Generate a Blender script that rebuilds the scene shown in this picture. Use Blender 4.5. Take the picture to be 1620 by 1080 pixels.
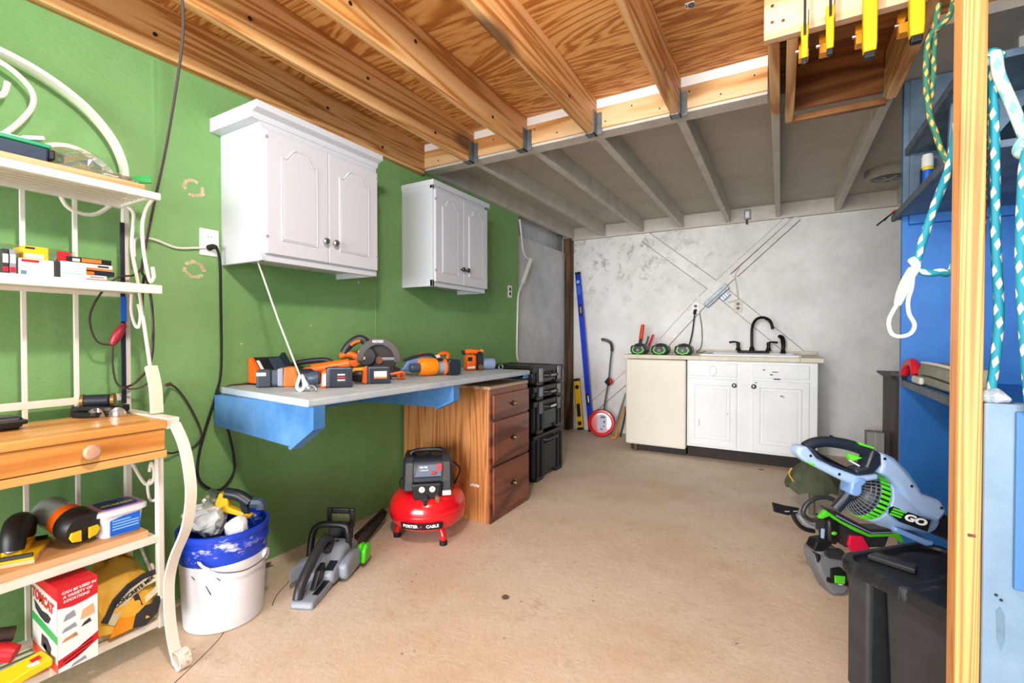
import bpy, bmesh, math, random
from mathutils import Vector as V, Matrix as M, noise
random.seed(7)
S = bpy.context.scene
for o in list(bpy.data.objects): bpy.data.objects.remove(o)
C = S.collection
R = math.radians

# ------------------------------------------------------------------ camera, world, lights
cam = bpy.data.objects.new('camera', bpy.data.cameras.new('camera'))
C.objects.link(cam); S.camera = cam
cam.data.sensor_width = 36; cam.data.lens = 740/1620*36
cam.data.clip_start = .05
cam.location = (0, 0, 1.11)
cam.rotation_euler = (R(90-.774), 0, R(29.87))

w = bpy.data.worlds.new('daylight'); S.world = w; w.use_nodes = True
bg = w.node_tree.nodes['Background']
bg.inputs[0].default_value = (.93, .97, 1, 1); bg.inputs[1].default_value = 1.0

def lamp(name, kind, loc, power, color=(1, 1, 1), size=.1, rot=(0, 0, 0), size_y=None):
    d = bpy.data.lights.new(name, kind); d.energy = power; d.color = color
    if kind == 'AREA':
        d.size = size
        if size_y: d.shape = 'RECTANGLE'; d.size_y = size_y
    else: d.shadow_soft_size = size
    o = bpy.data.objects.new(name, d); C.objects.link(o); o.location = loc; o.rotation_euler = rot
    return o
lamp('ceiling_bulb', 'POINT', (-.52, .40, 2.14), 58, (1, .985, .96), .07)
lamp('garage_daylight', 'AREA', (-.3, -6.0, 1.7), 560, (.96, .98, 1), 5, (R(90), 0, 0), 3)
S.view_settings.view_transform = 'Standard'; S.view_settings.look = 'None'
S.view_settings.gamma = 1; S.view_settings.use_curve_mapping = False
S.view_settings.exposure = .6

# ------------------------------------------------------------------ materials
def lin(h):
    if not isinstance(h, str): return h
    h = h.lstrip('#'); c = [int(h[i:i+2], 16)/255 for i in (0, 2, 4)]
    return tuple(x/12.92 if x <= .04045 else ((x+.055)/1.055)**2.4 for x in c)+(1,)
class NT:
    def __init__(s, name):
        s.m = bpy.data.materials.new(name); s.m.use_nodes = True
        s.t = s.m.node_tree; s.b = s.t.nodes['Principled BSDF']
    def n(s, kind, **kw):
        x = s.t.nodes.new('ShaderNode'+kind)
        for k, v in kw.items():
            if k[0] == '_': setattr(x, k[1:], v)
            else: x.inputs[k.replace('__', ' ')].default_value = v
        return x
    def l(s, a, b): s.t.links.new(a, b)
    def coords(s, scale=(1, 1, 1), rot=(0, 0, 0)):
        tc = s.n('TexCoord'); mp = s.n('Mapping'); s.l(tc.outputs['Object'], mp.inputs[0])
        mp.inputs['Scale'].default_value = scale; mp.inputs['Rotation'].default_value = rot
        return mp.outputs[0]
    def ramp(s, fac, stops):
        r = s.n('ValToRGB'); e = r.color_ramp.elements
        while len(e) < len(stops): e.new(.5)
        for i, (p, c) in enumerate(stops):
            e[i].position = p; e[i].color = lin(c) if isinstance(c, str) else (c, c, c, 1)
        s.l(fac, r.inputs[0]); return r.outputs[0]
    def mix(s, fac, a, b, blend='MIX'):
        x = s.n('MixRGB', _blend_type=blend)
        for i, v in enumerate((fac, a, b)):
            if hasattr(v, 'links'): s.l(v, x.inputs[i])
            else: x.inputs[i].default_value = lin(v) if i else v
        return x.outputs[0]
    def noise(s, vec, scale, detail=4, rough=.6, dist=0):
        x = s.n('TexNoise', Scale=scale, Detail=detail, Roughness=rough, Distortion=dist); s.l(vec, x.inputs['Vector'])
        return x.outputs['Fac']
    def math(s, op, a, b=None):
        x = s.n('Math', _operation=op)
        for i, v in enumerate((a, b)):
            if v is None: continue
            if hasattr(v, 'links'): s.l(v, x.inputs[i])
            else: x.inputs[i].default_value = v
        return x.outputs[0]
    def bump(s, h, strength, dist=.01):
        x = s.n('Bump', Strength=strength, Distance=dist); s.l(h, x.inputs['Height']); s.l(x.outputs[0], s.b.inputs['Normal'])
    def col(s, c):
        if hasattr(c, 'links'): s.l(c, s.b.inputs['Base Color'])
        else: s.b.inputs['Base Color'].default_value = lin(c)
    def fin(s, rough=.5, metal=0, **kw):
        s.b.inputs['Roughness'].default_value = rough; s.b.inputs['Metallic'].default_value = metal
        for k, v in kw.items(): s.b.inputs[k.replace('__', ' ')].default_value = v
        return s.m
_mats = {}
def mat(name, hex_, rough=.5, metal=0, hex2=None, scale=6, bump=0, bscale=80, lo=.35, hi=.7, **kw):
    if name in _mats: return _mats[name]
    t = NT(name); c = t.coords()
    if hex2: t.col(t.ramp(t.noise(c, scale, 6, .65), [(lo, hex_), (hi, hex2)]))
    else: t.col(hex_)
    if bump: t.bump(t.noise(c, bscale, 5, .6), bump, .004)
    _mats[name] = t.fin(rough, metal, **kw); return _mats[name]
def wood(name, light, mid, dark, axis=1, scale=26, rough=.6, stretch=.05, dist=3.0, knots=.0, coat=0):
    t = NT(name); sc = [1, 1, 1]; sc[axis] = stretch
    c = t.coords(tuple(sc))
    big = t.noise(c, 5.2, 3, .5, .6)
    x = t.math('MULTIPLY', big, scale); x = t.math('SINE', x); x = t.math('MULTIPLY_ADD', x, .5); x.node.inputs[2].default_value = .5
    fine = t.noise(c, 70, 4, .7)
    g = t.mix(.35, x, fine)
    col = t.ramp(g, [(.12, dark), (.38, mid), (.8, light)])
    if knots:
        sk = [3, 3, 3]; sk[axis] = 1.1
        k = t.n('TexVoronoi', Scale=1.0, Randomness=1.0); t.l(t.coords(tuple(sk)), k.inputs['Vector'])
        km = t.ramp(k.outputs['Distance'], [(.10, 1.), (.19, 0.)])
        col = t.mix(t.math('MULTIPLY', km, knots), col, '#4a2a14')
    t.col(col); t.bump(g, .12, .002)
    return t.fin(rough, Coat__Weight=coat)

t = NT('green_wall_paint'); c = t.coords()
a = t.ramp(t.noise(c, 1.1, 5, .6), [(.35, '#72a35e'), (.7, '#8ab875')])
sp = t.ramp(t.noise(c, 9, 8, .75), [(.68, 0.), (.74, 1.)])
a = t.mix(t.math('MULTIPLY', sp, .22), a, '#a9c98c')
t.col(a); t.bump(t.noise(t.coords((1, 1, 2.2), (R(35), 0, 0)), 38, 7, .75), .6, .008); GREEN = t.fin(.62)
t = NT('dirty_white_plaster'); c = t.coords()
a = t.ramp(t.noise(c, 2.2, 8, .7), [(.3, '#dedbd6'), (.6, '#f4f2ee')])
tx = t.n('TexCoord'); sx = t.n('SeparateXYZ'); t.l(tx.outputs['Object'], sx.inputs[0])
up = t.ramp(t.math('MULTIPLY', sx.outputs[2], .4), [(.52, 0.), (.76, 1.)])
lf = t.ramp(t.math('MULTIPLY', sx.outputs[0], -.4), [(.1, 0.), (.6, 1.)])
dirt = t.ramp(t.noise(c, 6.5, 10, .82, .5), [(.52, 0.), (.62, 1.)])
dirt = t.math('MULTIPLY', t.math('MULTIPLY', dirt, up), t.math('ADD', t.math('MULTIPLY', lf, .9), .1))
a = t.mix(t.math('MULTIPLY', dirt, .62), a, '#6a5a4c')
sm = t.ramp(t.noise(c, 3.1, 9, .75), [(.58, 0.), (.72, 1.)])
a = t.mix(t.math('MULTIPLY', sm, .22), a, '#9c9082')
t.col(a); t.bump(t.noise(c, 14, 9, .75), .6, .015); PLASTER = t.fin(.85)
t = NT('worn_concrete'); c = t.coords()
a = t.ramp(t.noise(c, 1.3, 8, .65), [(.3, '#cdb498'), (.52, '#dccab4'), (.75, '#e6d8c6')])
s1 = t.ramp(t.noise(c, 5, 10, .8), [(.56, 0.), (.68, 1.)]); a = t.mix(t.math('MULTIPLY', s1, .42), a, '#a87f56')
fs = t.ramp(t.noise(c, 26, 9, .8), [(.5, 0.), (.7, 1.)]); a = t.mix(t.math('MULTIPLY', fs, .28), a, '#b08a62')
v = t.n('TexVoronoi', Scale=3.4); t.l(t.mix(.08, c, t.noise(c, 9, 4)), v.inputs['Vector'])
spk = t.ramp(v.outputs['Distance'], [(.05, 1.), (.07, 0.)]); a = t.mix(t.math('MULTIPLY', spk, .85), a, '#3a281a')
v2 = t.n('TexVoronoi', Scale=17); t.l(c, v2.inputs['Vector'])
spk = t.ramp(v2.outputs['Distance'], [(.07, 1.), (.11, 0.)]); pick = t.ramp(t.noise(c, 3.7, 3), [(.5, 0.), (.58, 1.)])
a = t.mix(t.math('MULTIPLY', t.math('MULTIPLY', spk, pick), .6), a, '#5a4028')
t.col(a); t.bump(t.noise(c, 30, 9, .75), .4, .008); FLOOR = t.fin(.6)
t = NT('fir_plywood'); c = t.coords((.16, 1, 1))
b0 = t.noise(c, 2.6, 5, .55, 1.2); x = t.math('SINE', t.math('MULTIPLY', b0, 125)); x = t.math('MULTIPLY_ADD', x, .5); x.node.inputs[2].default_value = .5
g = t.mix(.3, x, t.noise(c, 60, 4, .7))
t.col(t.ramp(g, [(.05, '#9a5a22'), (.4, '#c9863e'), (.8, '#e0aa66')])); t.bump(g, .1, .002); PLY = t.fin(.6)
PINE = wood('pine_lumber', '#e4b47c', '#d29a58', '#a8672e', 1, 70, .55, .05, knots=.75)
PINE_X = wood('pine_lumber_cross', '#e6c193', '#d9a566', '#b57636', 0, 30, .55, .07, knots=.5)
PINE_Z = wood('pine_post', '#dfa566', '#d28f4e', '#b26c32', 2, 260, .5, .03, knots=.5)
PALE = wood('pale_pine_board', '#efd3ac', '#e8c498', '#d6a670', 0, 20, .55, .05, knots=.6)
BROWNPLY = wood('brown_board', '#a8703a', '#8e5526', '#6a3a16', 0, 30, .6, .07)
OAK = wood('oak_veneer', '#c98a54', '#bb7840', '#95582c', 2, 110, .42, .05, coat=.2)
OAKDARK = wood('mahogany_drawer', '#844a32', '#713825', '#4f2417', 1, 30, .4, .12, coat=.25)
SHELFPINE = wood('pale_shelf_board', '#e2b98c', '#d9aa78', '#c48f58', 1, 22, .55, .05)
TABLEPINE = wood('honey_pine', '#e2ad66', '#d8964a', '#bf742c', 1, 34, .45, .06, knots=.35, coat=.15)
DARKWOOD = wood('dark_stained_wood', '#4c3a34', '#3c2d28', '#261a17', 2, 20, .5, .1)
OLDPOST = wood('weathered_brown_post', '#6f5436', '#57402a', '#33241a', 2, 30, .8, .1)
WHITE = mat('white_cabinet_paint', '#ced2d9', .42, bump=.06, bscale=120)
CEILW = mat('white_ceiling_boards', '#b4aca0', .75, hex2='#c2bbb0', scale=3, bump=.1, bscale=30)
JOISTW = mat('white_joist_paint', '#c3bcb0', .75, hex2='#d6d1c8', scale=7, bump=.15, bscale=60)
BRIGHTW = mat('bright_white_paint', '#f4f4f2', .6)
GREYPANEL = mat('grey_block_wall', '#bcc0c4', .85, hex2='#dde0e3', scale=2.5, bump=.4, bscale=25)
RACK = mat('cream_rack_enamel', '#eeeae0', .4, hex2='#e4dccb', scale=5)
RUST = mat('rusty_enamel', '#efe9da', .5, hex2='#a9682c', scale=22, lo=.5, hi=.62)
BENCHTOP = mat('worn_blue_grey_top', '#a3b6c4', .6, hex2='#c3ccd0', scale=9, bump=.15, bscale=40)
BENCHBLUE = mat('bench_blue_paint', '#3b75b2', .55, hex2='#5d90c4', scale=7, bump=.1)
SHELFBLUE = mat('shelf_blue_paint', '#1565b8', .5, hex2='#1f74c6', scale=5, bump=.1)
SHELFGREY = mat('slate_blue_paint', '#4a6076', .55, hex2='#6f889d', scale=5, bump=.12)
EDGEWOOD = mat('worn_shelf_edge', '#3e4f5e', .6, hex2='#67788a', scale=14)
PANELBLUE = mat('pale_blue_panel', '#6b859e', .6, hex2='#839aaf', scale=4, bump=.12)
TRIMBLUE = mat('mid_blue_trim', '#3f74ac', .55)
BLACK = mat('black_plastic', '#141517', .42, bump=.05)
BLACK2 = mat('charcoal_plastic', '#2a2b2e', .4, hex2='#34353a', scale=20)
NAVY = mat('navy_black_plastic', '#1c2430', .38)
SLATE = mat('slate_blue_plastic', '#3a4a5e', .4)
RUBBER = mat('black_rubber', '#0f0f10', .7)
CORD = mat('dark_brown_cord', '#3a2c26', .55)
MAROON = mat('maroon_plastic', '#9a2238', .4)
WCORD = mat('white_cord', '#e6e2d6', .5)
ORANGE = mat('tool_orange', '#f06a14', .4)
ORANGE2 = mat('jaw_orange', '#f29a1a', .45)
LGREEN = mat('lime_green', '#55d42a', .38)
SILVER = mat('silver_blue_plastic', '#98b2d6', .33)
GREYPL = mat('grey_tool_plastic', '#8f97a4', .4)
GREY2 = mat('mid_grey_plastic', '#74767c', .45)
STEEL = mat('steel', '#b8bcc2', .28, 1)
GALV = mat('galvanised_steel', '#8d9498', .5, .8, hex2='#6a7074', scale=30)
DARKMET = mat('dark_metal', '#45484c', .4, .8)
BRONZE = mat('oil_rubbed_bronze', '#201a18', .35, .5)
BRASS = mat('aged_brass', '#a88a55', .35, .9)
RED = mat('glossy_red', '#d8101c', .2, Coat__Weight=.6)
RED2 = mat('red_plastic', '#cf1a2a', .4)
PINKRED = mat('safety_red', '#f0184a', .45)
YEL = mat('tool_yellow', '#f4c40c', .4)
YEL2 = mat('bag_yellow', '#e6ae30', .55, hex2='#f0c855', scale=12)
YEL3 = mat('bright_yellow', '#f2d21a', .45)
BUCKETW = mat('white_bucket_plastic', '#e8e9ee', .35)
t = NT('scuffed_blue_paint'); c = t.coords((1, 1, 2.2))
sc = t.ramp(t.noise(c, 8, 8, .75), [(.56, 0.), (.63, 1.)]); t.col(t.mix(t.math('MULTIPLY', sc, .8), '#0f3fc4', '#dfe5f2')); BUCKETB = t.fin(.35)
PAPER = mat('white_card', '#f2f2f2', .6)
IVORY = mat('ivory_panel', '#dcd6c4', .45, hex2='#e5e0d2', scale=2)
COUNTER = mat('cream_counter', '#d9d3c0', .5, hex2='#c4bba2', scale=8)
t = NT('worn_white_cabinet'); c = t.coords()
a = t.ramp(t.noise(c, 2, 6, .6), [(.3, '#dfe1e2'), (.6, '#eceeef')])
ch = t.ramp(t.noise(t.coords((7, 7, 12)), 1.6, 2, .4), [(.80, 0.), (.81, 1.)]); a = t.mix(t.math('MULTIPLY', ch, .85), a, '#3a342e')
t.col(a); SINKW = t.fin(.5)
KICK = mat('dark_toe_kick', '#2a1f1c', .7, hex2='#1a1311', scale=9)
BLUE = mat('level_blue', '#1238c8', .35)
BLUELAB = mat('label_blue', '#0f63d8', .5)
LTBLUE = mat('label_pale_blue', '#8cc4f4', .5)
LILAC = mat('lilac_lid', '#c79be0', .4)
GREENLAB = mat('label_green', '#2fa04e', .5)
TEALG = mat('green_lid', '#14a06c', .4)
OLIVE = mat('olive_cloth', '#4a5340', .9, hex2='#5c6650', scale=25, bump=.3, bscale=120)
BEIGE = mat('beige_device', '#cfc8b8', .5)
SCAR = mat('bare_plaster_scar', '#ecd8b8', .9, hex2='#c9a988', scale=30)
FLESH = mat('cream_case', '#bcb8a0', .6)
ORANGEB = mat('label_orange', '#ee7a22', .5)
t = NT('clear_film'); g = t.n('BsdfGlossy', Roughness=.15); tr = t.n('BsdfTransparent'); d = t.n('BsdfTranslucent')
g.inputs[0].default_value = (.9, .95, .93, 1); d.inputs[0].default_value = (.85, .9, .88, 1)
m1 = t.n('MixShader', Fac=.35); t.l(g.outputs[0], m1.inputs[1]); t.l(d.outputs[0], m1.inputs[2])
m2 = t.n('MixShader'); nz = t.ramp(t.noise(t.coords(), 22, 6, .7), [(.38, .18), (.6, .8)])
t.l(nz, m2.inputs[0]); t.l(tr.outputs[0], m2.inputs[1]); t.l(m1.outputs[0], m2.inputs[2])
t.l(m2.outputs[0], t.t.nodes['Material Output'].inputs[0]); FILM = t.m
t = NT('clear_plastic'); tr = t.n('BsdfTransparent'); tr.inputs[0].default_value = (.93, .95, .95, 1)
g = t.n('BsdfGlossy', Roughness=.08); m = t.n('MixShader', Fac=.22); t.l(tr.outputs[0], m.inputs[1]); t.l(g.outputs[0], m.inputs[2])
t.l(m.outputs[0], t.t.nodes['Material Output'].inputs[0]); CLEAR = t.m
def rope_mat(name, base, fleck, fleck2=None, fuzz=0):
    t = NT(name); uv = t.n('UVMap'); sx = t.n('SeparateXYZ'); t.l(uv.outputs[0], sx.inputs[0])
    u, v = sx.outputs[0], sx.outputs[1]
    a = t.math('FRACT', t.math('ADD', t.math('MULTIPLY', u, .62), t.math('MULTIPLY', v, 2)))
    b = t.math('FRACT', t.math('SUBTRACT', t.math('MULTIPLY', u, 1.3), t.math('MULTIPLY', v, 2)))
    f = t.math('MULTIPLY', t.math('LESS_THAN', a, .45), t.math('LESS_THAN', b, .5))
    col = t.mix(f, base, fleck)
    if fleck2:
        f2 = t.math('MULTIPLY', t.math('LESS_THAN', t.math('FRACT', t.math('ADD', a, .5)), .3), t.math('GREATER_THAN', b, .6)); col = t.mix(f2, col, fleck2)
    t.col(col); t.bump(b, .4, .002); return t.fin(.7)
ROPE = rope_mat('teal_flecked_rope', '#0f8094', '#e2dfc0')
ROPEW = rope_mat('pale_teal_rope', '#a9cbc6', '#6fb0b2', '#d8b8a8')
ROPEG = rope_mat('green_flecked_rope', '#2a6a52', '#e2a24c')

# ------------------------------------------------------------------ mesh helpers
def spline(pts, k=6, closed=False):
    P = [V(p) for p in pts]; n = len(P)
    if n < 3: return P
    out = []; rng = range(n if closed else n-1)
    for i in rng:
        g = (lambda j: P[j % n]) if closed else (lambda j: P[min(max(j, 0), n-1)])
        p0, p1, p2, p3 = g(i-1), g(i), g(i+1), g(i+2)
        for q in range(k):
            x = q/k
            out.append(.5*((2*p1)+(p2-p0)*x+(2*p0-5*p1+4*p2-p3)*x*x+(3*p1-p0-3*p2+p3)*x**3))
    if not closed: out.append(P[-1])
    return out
class G:
    def __init__(s): s.b = bmesh.new(); s.uv = s.b.loops.layers.uv.new('UVMap')
    def _face(s, vs):
        try: return s.b.faces.new(vs)
        except ValueError: return None
    def cb(s, c, size, rot=None):
        h = [x/2 for x in size]; m = rot if rot is not None else M.Identity(3)
        vs = [s.b.verts.new(V(c)+m @ V((h[0]*a, h[1]*b, h[2]*d))) for a in (-1, 1) for b in (-1, 1) for d in (-1, 1)]
        for f in ((0, 1, 3, 2), (4, 6, 7, 5), (0, 4, 5, 1), (2, 3, 7, 6), (0, 2, 6, 4), (1, 5, 7, 3)): s._face([vs[i] for i in f])
        return s
    def box(s, x0, x1, y0, y1, z0, z1): return s.cb(((x0+x1)/2, (y0+y1)/2, (z0+z1)/2), (abs(x1-x0), abs(y1-y0), abs(z1-z0)))
    def prism(s, pts, axis, a, b):
        def mk(p, t): return {'x': (t, p[0], p[1]), 'y': (p[0], t, p[1]), 'z': (p[0], p[1], t)}[axis]
        A = [s.b.verts.new(mk(p, a)) for p in pts]; B = [s.b.verts.new(mk(p, b)) for p in pts]
        s._face(A); s._face(B[::-1]); n = len(pts)
        for i in range(n): s._face([A[i], B[i], B[(i+1) % n], A[(i+1) % n]])
        return s
    def loft(s, rings, cap=True):
        L = [[s.b.verts.new(p) for p in r] for r in rings]; n = len(L[0])
        for a, b in zip(L, L[1:]):
            for i in range(n): s._face([a[i], a[(i+1) % n], b[(i+1) % n], b[i]])
        if cap: s._face(L[0][::-1]); s._face(L[-1])
        return s
    def tube(s, path, r, n=8, k=5, closed=False, smooth=True, flat=None):
        P = spline(path, k, closed) if smooth else [V(p) for p in path]
        N = len(P); up = V((0, 0, 1)); rings = []; L = 0; lens = []
        prev = None
        for i in range(N):
            d = (P[(i+1) % N]-P[i-1]) if closed else (P[min(i+1, N-1)]-P[max(i-1, 0)])
            if d.length < 1e-9: d = V((0, 0, 1))
            d.normalize()
            if prev is None:
                a = d.cross(up if abs(d.z) < .95 else V((1, 0, 0))).normalized()
            else:
                a = (prev-d*prev.dot(d))
                a = a.normalized() if a.length > 1e-6 else d.cross(up).normalized()
            prev = a; bb = d.cross(a)
            rr = r(i/max(N-1, 1)) if callable(r) else r
            if i: L += (P[i]-P[i-1]).length
            lens.append(L/(2*math.pi*max(rr, 1e-4)))
            fl = flat or 1
            rings.append([s.b.verts.new(P[i]+(a*math.cos(2*math.pi*j/n)+bb*math.sin(2*math.pi*j/n)*fl)*rr) for j in range(n)])
        M_ = N if closed else N-1
        for i in range(M_):
            A, B = rings[i], rings[(i+1) % N]
            for j in range(n):
                f = s._face([A[j], A[(j+1) % n], B[(j+1) % n], B[j]])
                if f:
                    u0, u1 = lens[i], lens[(i+1) % N] if i+1 < N else lens[i]+1
                    for lp, q in zip(f.loops, ((u0, j/n), (u0, (j+1)/n), (u1, (j+1)/n), (u1, j/n))): lp[s.uv].uv = q
        if not closed: s._face(rings[0][::-1]); s._face(rings[-1])
        return s
    def cyl(s, p0, p1, r0, r1=None, n=16):
        r1 = r0 if r1 is None else r1; p0, p1 = V(p0), V(p1)
        return s.tube([p0, p1], lambda x: r0+(r1-r0)*x, n, smooth=False)
    def lathe(s, prof, c=(0, 0, 0), ax=(0, 0, 1), n=28, cap=True):
        ax = V(ax).normalized(); a = ax.cross(V((0, 0, 1)) if abs(ax.z) < .95 else V((1, 0, 0))).normalized(); b = ax.cross(a)
        rings = [[V(c)+ax*h+(a*math.cos(2*math.pi*j/n)+b*math.sin(2*math.pi*j/n))*max(r, 1e-4) for j in range(n)] for r, h in prof]
        return s.loft(rings, cap)
    def sph(s, c, r, n=14, m=8):
        if not hasattr(r, '__len__'): r = (r, r, r)
        return s.loft([[V(c)+V((r[0]*math.sin(math.pi*(i+.02)/(m+.04))*math.cos(2*math.pi*j/n), r[1]*math.sin(math.pi*(i+.02)/(m+.04))*math.sin(2*math.pi*j/n), -r[2]*math.cos(math.pi*(i+.02)/(m+.04)))) for j in range(n)] for i in range(m+1)])
    def strap(s, path, axis, a, b, th, k=6):
        P = spline([V((p[0], p[1], 0)) for p in path], k); lo, hi = [], []
        for i, p in enumerate(P):
            d = (P[min(i+1, len(P)-1)]-P[max(i-1, 0)]).normalized(); q = V((-d.y, d.x, 0))*th/2
            lo.append(p-q); hi.append(p+q)
        def mk(p, t): return {'x': (t, p[0], p[1]), 'y': (p[0], t, p[1]), 'z': (p[0], p[1], t)}[axis]
        return s.loft([[mk(l, a), mk(h, a), mk(h, b), mk(l, b)] for l, h in zip(lo, hi)])
    def xf(s, m): bmesh.ops.transform(s.b, matrix=m, verts=s.b.verts); return s
    def jitter(s, amp, sc=6, seed=0):
        for v in s.b.verts: v.co += noise.noise_vector(v.co*sc+V((seed, seed, seed)))*amp
        return s
    def sub(s, cuts=2): bmesh.ops.subdivide_edges(s.b, edges=s.b.edges[:], cuts=cuts, use_grid_fill=True); return s
_rm = {}
def _mk(name, g, m, parent, bevel, smooth, seg=2):
    bmesh.ops.recalc_face_normals(g.b, faces=g.b.faces)
    me = bpy.data.meshes.new(name); g.b.to_mesh(me); g.b.free(); me.materials.append(m)
    o = bpy.data.objects.new(name, me); C.objects.link(o)
    if smooth:
        me.polygons.foreach_set('use_smooth', [True]*len(me.polygons))
        try: me.set_sharp_from_angle(angle=R(38))
        except Exception: pass
    if bevel:
        b = o.modifiers.new('bevel', 'BEVEL'); b.width = bevel; b.segments = seg; b.limit_method = 'ANGLE'; b.angle_limit = R(40)
    if parent: o.parent = parent
    return o
def thing(name, label, cat, loc=(0, 0, 0), rz=0, group=None, rot=None):
    o = bpy.data.objects.new(name, None); C.objects.link(o); o.empty_display_size = .05
    o.location = loc; o.rotation_euler = rot or (0, 0, rz)
    o['label'] = label; o['category'] = cat
    if group: o['group'] = group
    _rm[o.name] = M.LocRotScale(V(loc), o.rotation_euler, V((1, 1, 1)))
    return o
def root(o):
    while o.parent: o = o.parent
    return o
def part(name, g, m, parent, bevel=0, smooth=False, world=True, label=None, kind=None, seg=2):
    if world and root(parent).name in _rm: g.xf(_rm[root(parent).name].inverted())
    o = _mk(name, g, m, parent, bevel, smooth, seg)
    if label: o['label'] = label
    if kind: o['kind'] = kind
    return o
def solo(name, label, cat, g, m, bevel=0, smooth=False, group=None):
    lo = V([min(v.co[i] for v in g.b.verts) for i in range(3)]); hi = V([max(v.co[i] for v in g.b.verts) for i in range(3)])
    p = V(((lo.x+hi.x)/2, (lo.y+hi.y)/2, lo.z)); g.xf(M.Translation(-p))
    o = _mk(name, g, m, None, bevel, smooth); o.location = p
    _rm[o.name] = M.Translation(p)
    o['label'] = label; o['category'] = cat
    if group: o['group'] = group
    return o
def struct(name, g, m, bevel=0, smooth=False):
    o = _mk(name, g, m, None, bevel, smooth); o['kind'] = 'structure'; return o
def text(name, body, size, m, parent, mx, bold=.02, world=True, bend=None, shear=0, spacing=1, depth=.0006):
    cu = bpy.data.curves.new('t', 'FONT'); cu.body = body; cu.size = size; cu.align_x = 'CENTER'; cu.align_y = 'CENTER'
    cu.offset = bold*size; cu.extrude = depth; cu.shear = shear; cu.space_character = spacing; cu.resolution_u = 3
    to = bpy.data.objects.new('t', cu); C.objects.link(to)
    dg = bpy.context.evaluated_depsgraph_get(); me = bpy.data.meshes.new_from_object(to.evaluated_get(dg))
    bpy.data.objects.remove(to); bpy.data.curves.remove(cu)
    if bend:
        for v in me.vertices:
            a = v.co.x/bend; rr = bend+v.co.z; v.co = V((rr*math.sin(a), v.co.y, rr*math.cos(a)-bend))
    me.transform(mx)
    if world and root(parent).name in _rm: me.transform(_rm[root(parent).name].inverted())
    me.materials.clear(); me.materials.append(m); me.name = name
    o = bpy.data.objects.new(name, me); C.objects.link(o); o.parent = parent; return o
def frame(o, x, y):                     # matrix: local x, local y -> world axes, z = x cross y
    x, y = V(x).normalized(), V(y).normalized(); z = x.cross(y).normalized(); y = z.cross(x)
    return M.Translation(V(o)) @ M(((x.x, y.x, z.x), (x.y, y.y, z.y), (x.z, y.z, z.z))).to_4x4()
# ------------------------------------------------------------------ the room
g = G(); g.box(-2.6, 2.6, -1.6, 5.5, -.12, 0); floor = struct('floor', g, FLOOR)
for pth in ([(-1.80, 1.16, 0), (-1.86, 1.22, 0), (-1.93, 1.34, 0), (-1.99, 1.42, 0)], [(-1.60, .60, 0), (-1.75, .90, 0), (-1.83, 1.0, 0)]):
    g = G(); g.tube(pth, .002, 5, flat=.3); part('floor_crack', g, OLDPOST, floor)
g = G(); g.box(-2.36, -2.16, -1.6, 3.88, 0, 2.45)
wl = struct('wall_left', g, GREEN)
g = G(); g.box(-2.36, -2.2, 3.88, 5.3, 0, 2.07); part('block_panel', g, GREYPANEL, wl)
g = G(); g.box(-2.36, -2.28, 3.88, 5.3, 2.07, 2.45); part('upper_slot', g, GREYPANEL, wl)
g = G(); g.box(-2.215, -2.135, 5.06, 5.19, 0, 2.235); part('corner_post', g, OLDPOST, wl, .006)
for i, (yy, zz) in enumerate(((1.053, 1.732), (1.053, 1.388))):          # bare rings where something was torn off
    g = G()
    for k in range(26):
        a0 = k/26*math.tau
        if math.sin(a0*2+i*2.2) > .82: continue
        rr = .026+.007*noise.noise((k*.9, i, 0)); ww = .009+.006*random.random()
        p = [(rr*math.cos(a0+q)+0, rr*math.sin(a0+q)) for q in (-.15, .15)]
        q2 = [((rr+ww)*math.cos(a0+q), (rr+ww)*math.sin(a0+q)) for q in (.15, -.15)]
        g.prism([(yy+a*1.15, zz+b) for a, b in p+q2], 'x', -2.1605, -2.1585)
    part('torn_paint_ring', g, SCAR, wl)
g = G()
for yy, zz, r_ in ((1.93, 1.72, .006), (1.94, 1.50, .01), (1.945, 1.42, .006), (2.0, 1.9, .004), (1.25, 1.07, .004), (1.62, 1.16, .004)):
    g.prism([(yy+r_*math.cos(a)*(1+.4*math.sin(3*a)), zz+r_*math.sin(a)) for a in [k*math.tau/8 for k in range(8)]], 'x', -2.1605, -2.1588)
part('paint_chip', g, SCAR, wl)
for yy in (.905, 2.075):
    g = G(); g.box(-2.161, -2.1585, yy, yy+.012, .9 if yy > 2 else 1.5, 2.2); part('plaster_seam', g, GREEN, wl, .001)
g = G(); g.sub; g.box(-2.2, -2.135, -1.2, 3.0, 0, .012); g.sub(6); g.jitter(.012, 7); part('rough_floor_lip', g, FLOOR, wl)

g = G(); g.box(-2.4, 1.3, 5.2, 5.36, 0, 2.45); wb = struct('wall_back', g, PLASTER)
def plank(x0, z0, x1, z1, w_, y0=5.178):
    d = V((x1-x0, 0, z1-z0)); q = V((-d.z, 0, d.x)).normalized()*w_/2
    a, b = V((x0, 0, z0)), V((x1, 0, z1))
    g = G(); g.prism([(p.x, p.z) for p in (a-q, b-q, b+q, a+q)], 'y', y0, 5.205); p_ = part('brace_plank', g, PLASTER, wb, .003)
    for s_ in (-1, 1):
        e = q*s_; f = q.normalized()*.004*s_
        g = G(); g.prism([(p.x, p.z) for p in (a+e, b+e, b+e+f, a+e+f)], 'y', 5.19, 5.204); part('brace_joint', g, OLDPOST, p_)
plank(-1.30, 2.19, -.60, 1.615, .115, 5.182); plank(-.57, 1.59, .17, .90, .115, 5.1815)
plank(.135, 2.22, -.40, 1.715, .055, 5.176); plank(.055, 2.22, -.47, 1.735, .05, 5.174)
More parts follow.
